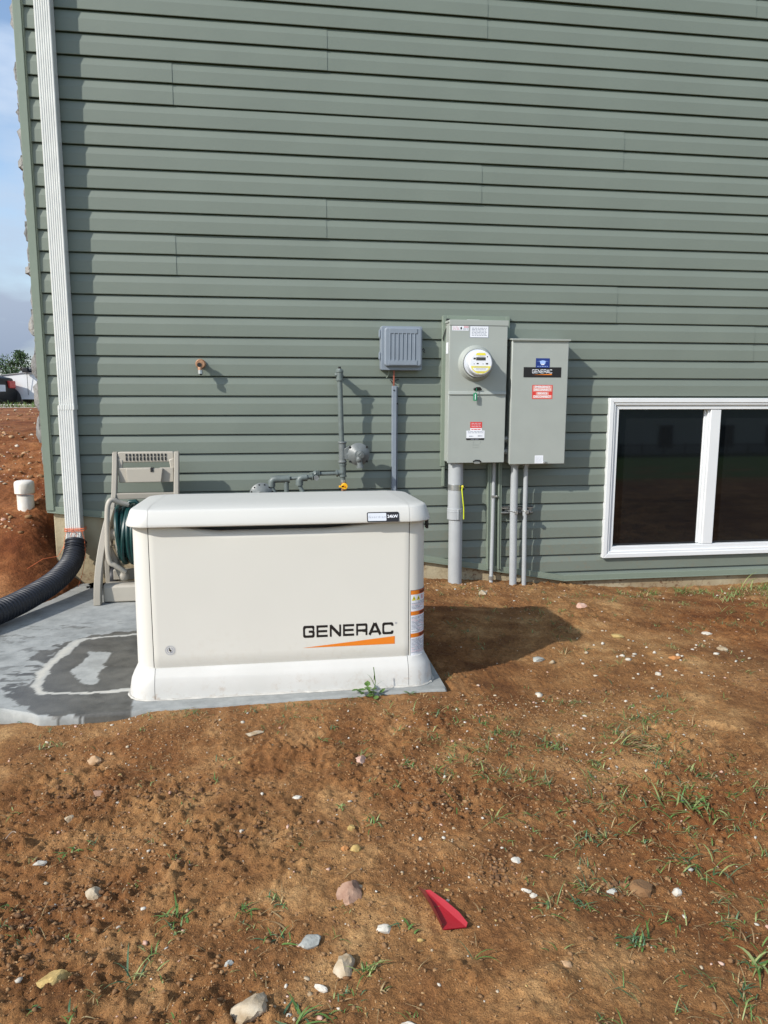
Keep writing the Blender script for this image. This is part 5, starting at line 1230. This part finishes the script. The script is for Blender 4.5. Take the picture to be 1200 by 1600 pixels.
def tuft(m, x, y, n, L, spread, seed, pal, wd=.004, az0=None, up=.5):
    rnd = random.Random(seed)
    for q in range(n):
        px, py = x+rnd.gauss(0, spread), y+rnd.gauss(0, spread); a = rnd.uniform(0, 6.28) if az0 is None else az0+rnd.gauss(0, .5)
        blade(m, px, py, ground_at(px, py) if spread > .006 else ground_at(x, y), a, L*rnd.uniform(.45, 1.15), wd*rnd.uniform(.6, 1.2), rnd.uniform(.35, 1.35) if rnd.random() > up else rnd.uniform(.1, .7), rnd.uniform(.3, 1.3), rnd.choice(pal), rnd)
# tufts that stand out one by one
big = [
 (1.239, 1.951, 46, .10, .036, [G1, G1, G2], .0075, 'broadest green grass tuft, on the right of the dirt'),
 (1.107, 1.682, 30, .085, .030, [G1, G4, G2], .005, 'green tuft straggling below the broadest tuft'),
 (1.237, 2.360, 34, .13, .026, [G2, G3, G3, G1], .005, 'straw coloured tuft with long blades fallen to the right'),
 (.784, 1.430, 30, .060, .016, [G4, G1, G4], .0045, 'dense dark green tuft in the lower right dirt'),
 (.840, 1.824, 22, .050, .020, [G4, G1, G3], .004, 'small green tuft right of centre, above the dense dark one'),
 (.706, 1.550, 16, .045, .014, [G1, G4], .004, 'thin green tuft left of the grey white stone'),
 (-.240, 1.656, 16, .055, .014, [G1, G1, G2], .0065, 'bright green tuft on the lower left dirt'),
 (-.086, 1.667, 9, .060, .010, [G1, G2], .006, 'few bent green blades between the bright tuft and the brown rock'),
 (-.011, 1.578, 16, .055, .018, [G1, G4, G3], .005, 'green tuft touching the pale oval stone'),
 (-.300, 1.494, 12, .070, .012, [G4, G2], .004, 'thin tuft with blades fanning over the dirt near the long yellow stone'),
 (.183, 1.431, 18, .065, .012, [G1, G1, G2], .005, 'green tuft right of the rough rounded cream rock'),
 (.285, 1.544, 8, .040, .010, [G1, G4], .005, 'small sprig of green at the left of the red scrap'),
 (-.567, 2.001, 14, .045, .010, [G1, G1], .007, 'broad leaved green sprout near the left edge'),
 (.262, 1.973, 16, .055, .012, [G4, G1, G2], .004, 'green tuft beside the bright yellow pebble'),
 (.030, 1.319, 16, .065, .018, [G4, G1], .006, 'green tuft at the bottom edge left of centre'),
 (1.018, 1.326, 12, .085, .010, [G2, G1], .0075, 'tall yellow green sprout near the lower right corner'),
 (.532, 2.84, 9, .045, .004, [G1, G4], .004, 'thin tuft at the right end of the generator base'),
 (-.312, 2.782, 30, .045, .026, [G1, G3, G4], .003, 'low wispy grass along the pad edge'),
 (-.973, 2.900, 9, .085, .015, [G1, G4], .007, 'green blades growing at the wet left corner of the pad'),
]
for i, (x, y, n, L, sp_, pal, wd, lab) in enumerate(big):
    m = MB(); tuft(m, x, y, n, L, sp_, 300+i, pal, wd, az0=(-.5 if 'fallen' in lab else None), up=.25)
    tag(m.build('grass_tuft', None, smooth=0, recalc=False), lab, 'grass tuft', 'grass tufts growing in the dirt')
# leafy weed in front of the generator
wd_ = thing('leafy_weed', 'leafy green weed with a grass stem against the generator base', 'weed', (.38, 2.842, ground_at(.38, 2.842)))
m = MB(); rnd = random.Random(9); zg = ground_at(.38, 2.842)
for q in range(26):
    a = rnd.uniform(0, 6.28); L = rnd.uniform(.02, .042); c = Vector((.38+rnd.gauss(0, .022), 2.838+rnd.gauss(0, .012), zg+rnd.uniform(.006, .045))); d = Vector((math.cos(a), math.sin(a)*.7, rnd.uniform(-.1, .7))).normalized(); s_ = d.cross(Vector((0, 0, 1))).normalized()
    m.add([c, c+d*L*.35+s_*L*.3, c+d*L*.7+s_*L*.26, c+d*L, c+d*L*.7-s_*L*.26, c+d*L*.35-s_*L*.3, c+d*L*.5-Vector((0, 0, L*.08))], [(0, 1, 6, 5), (1, 2, 6), (2, 3, 4, 6), (4, 5, 6)], G1)
m.build('leaves', wd_, smooth=0, recalc=False)
m = MB(); m.tube([(.385, 2.84, zg), (.395, 2.842, zg+.06), (.388, 2.845, zg+.12)], .0018, G1, 5)
for q in range(3): blade(m, .39, 2.842, zg+.03+q*.02, q*2.3, .06, .004, .4, .4, G1, rnd)
m.build('stem', wd_, smooth=0, recalc=False)
# sparse mass of small grass and straw
m = MB(); rnd = random.Random(21); k = 0
def dn(x, y):
    return .18+.9*float(sst(.35, 1.1, np.array(x)))*(1 if y < 2.6 else .55)
while k < 820:
    if rnd.random() < .72: x, y = rnd.uniform(-.85, 1.6), rnd.uniform(1.1, 2.8)
    else: x, y = rnd.uniform(.72, 3.6), rnd.uniform(2.4, 4.7)
    if rnd.random() > dn(x, y): continue
    q = float(vnoise(np.array([x*3.]), np.array([y*3.]), 33)[0])
    if rnd.random() > q*1.3: continue
    tuft(m, x, y, rnd.randint(2, 11), rnd.uniform(.02, .065)*(.75 if x < .4 else 1.1), .010, 1000+k, [G1, G4, G1, G3, G2], rnd.uniform(.002, .0042), up=.2); k += 1
for q in range(70):   # grass at the foot of the wall on the right
    x = rnd.uniform(2.3, 3.7); y = 4.75-rnd.random()**2*.7
    if x < 2.9 and rnd.random() < .35: continue
    tuft(m, x, y, rnd.randint(8, 18), rnd.uniform(.05, .11), .025, 5000+q, [G1, G2, G2, G1, G3], .005, up=.35)
for q in range(5): tuft(m, 3.25+.08*q, 4.72, 3, .22, .01, 6000+q, [G2, G1], .006, up=1)
for q in range(30): tuft(m, rnd.uniform(-.5, .68), 2.80+rnd.uniform(-.05, .02), rnd.randint(3, 8), .03, .012, 7000+q, [G1, G3, G3, G4], .0025, up=.3)
tag(m.build('sparse_grass', None, smooth=0, recalc=False), 'thin new grass and weeds scattered over the dirt', 'grass', kind='stuff')
m = MB()   # dry straw and roots lying flat
for q in range(1900):
    if rnd.random() < .8: x, y = rnd.uniform(-.85, 1.7), rnd.uniform(1.1, 2.85)
    else: x, y = rnd.uniform(.72, 3.6), rnd.uniform(2.8, 4.8)
    if rnd.random() > .35+.65*float(sst(.3, 1.2, np.array(x))): continue
    blade(m, x, y, ground_at(x, y)+.002, rnd.uniform(0, 6.28), rnd.uniform(.015, .07), rnd.uniform(.0009, .0018), 1.45, .25, G3, rnd, 4)
tag(m.build('dry_straw', None, smooth=0, recalc=False), 'short bits of straw and dead roots lying on the dirt', 'straw', kind='stuff')
m = MB()
for q in range(60):
    x = rnd.uniform(-9, -4.5); y = 17.6+rnd.uniform(-.5, .6); z = .87
    for e in range(12): blade(m, x+rnd.gauss(0, .1), y+rnd.gauss(0, .1), z, rnd.uniform(0, 6.28), rnd.uniform(.08, .25), .015, rnd.uniform(.1, .9), .5, rnd.choice([G1, G2]), rnd)
tag(m.build('verge_grass', None, smooth=0, recalc=False), 'grass growing along the kerb beneath the parked cars', 'grass', kind='stuff')

# ------------------------------------------------------------------ red plastic scrap
RED = mat('red_plastic', (.30, .008, .016), .5, var=.08, vscale=30); REDO = mat('orange_red_side', (.50, .11, .06), .5, var=.1, vscale=30)
zr = ground_at(.375, 1.57)+.006
P = {'a': (.335, 1.652, zr+.012), 'b': (.352, 1.648, zr+.004), 'c': (.357, 1.520, zr+.016), 'd': (.364, 1.512, zr+.000), 'e': (.418, 1.508, zr+.003), 'f': (.409, 1.536, zr+.012), 'g': (.386, 1.580, zr+.010)}
def shell(m, pts, faces, th, mt):
    k = [Vector(p) for p in pts]; m.add(k+[p-Vector((0, 0, th)) for p in k], faces+[tuple(q+len(k) for q in f[::-1]) for f in faces], mt)
mb = MB()
floor_ = [P['b'], (.362, 1.59, zr-.002), (.368, 1.535, zr-.004), P['d'], P['e'], (.402, 1.545, zr), (.380, 1.59, zr+.001)]
shell(mb, floor_, [(0, 1, 6), (1, 2, 5, 6), (2, 3, 4, 5)], .002, RED)
shell(mb, [P['a'], (.347, 1.585, zr+.018), P['c'], P['d'], (.368, 1.535, zr-.003), (.362, 1.59, zr-.001), P['b']], [(0, 1, 5, 6), (1, 2, 4, 5), (2, 3, 4)], .0016, REDO)  # left wall in a lighter, more orange red
shell(mb, [P['b'], (.380, 1.59, zr+.001), (.402, 1.545, zr+.0), P['e'], (.423, 1.515, zr+.008), (.411, 1.548, zr+.012), (.389, 1.592, zr+.012), (.362, 1.640, zr+.009)], [(0, 1, 6, 7), (1, 2, 5, 6), (2, 3, 4, 5)], .0016, RED)
tag(mb.build('plastic_scrap', None, smooth=30, recalc=False), 'broken wedge of red plastic lying in the dirt', 'plastic scrap')
m = MB(); z = ground_at(-.735, 2.08)
m.tube(catmull([(-.76, 2.09, z+.004), (-.745, 2.12, z+.012), (-.72, 2.10, z+.006), (-.70, 2.075, z+.010), (-.695, 2.05, z+.005), (-.715, 2.045, z+.004)], 6), .0016, mat('dead_root', (.42, .32, .24), .8, var=.1), 6)
tag(m.build('root', None), 'curled pale root on the dirt at the left edge', 'root')
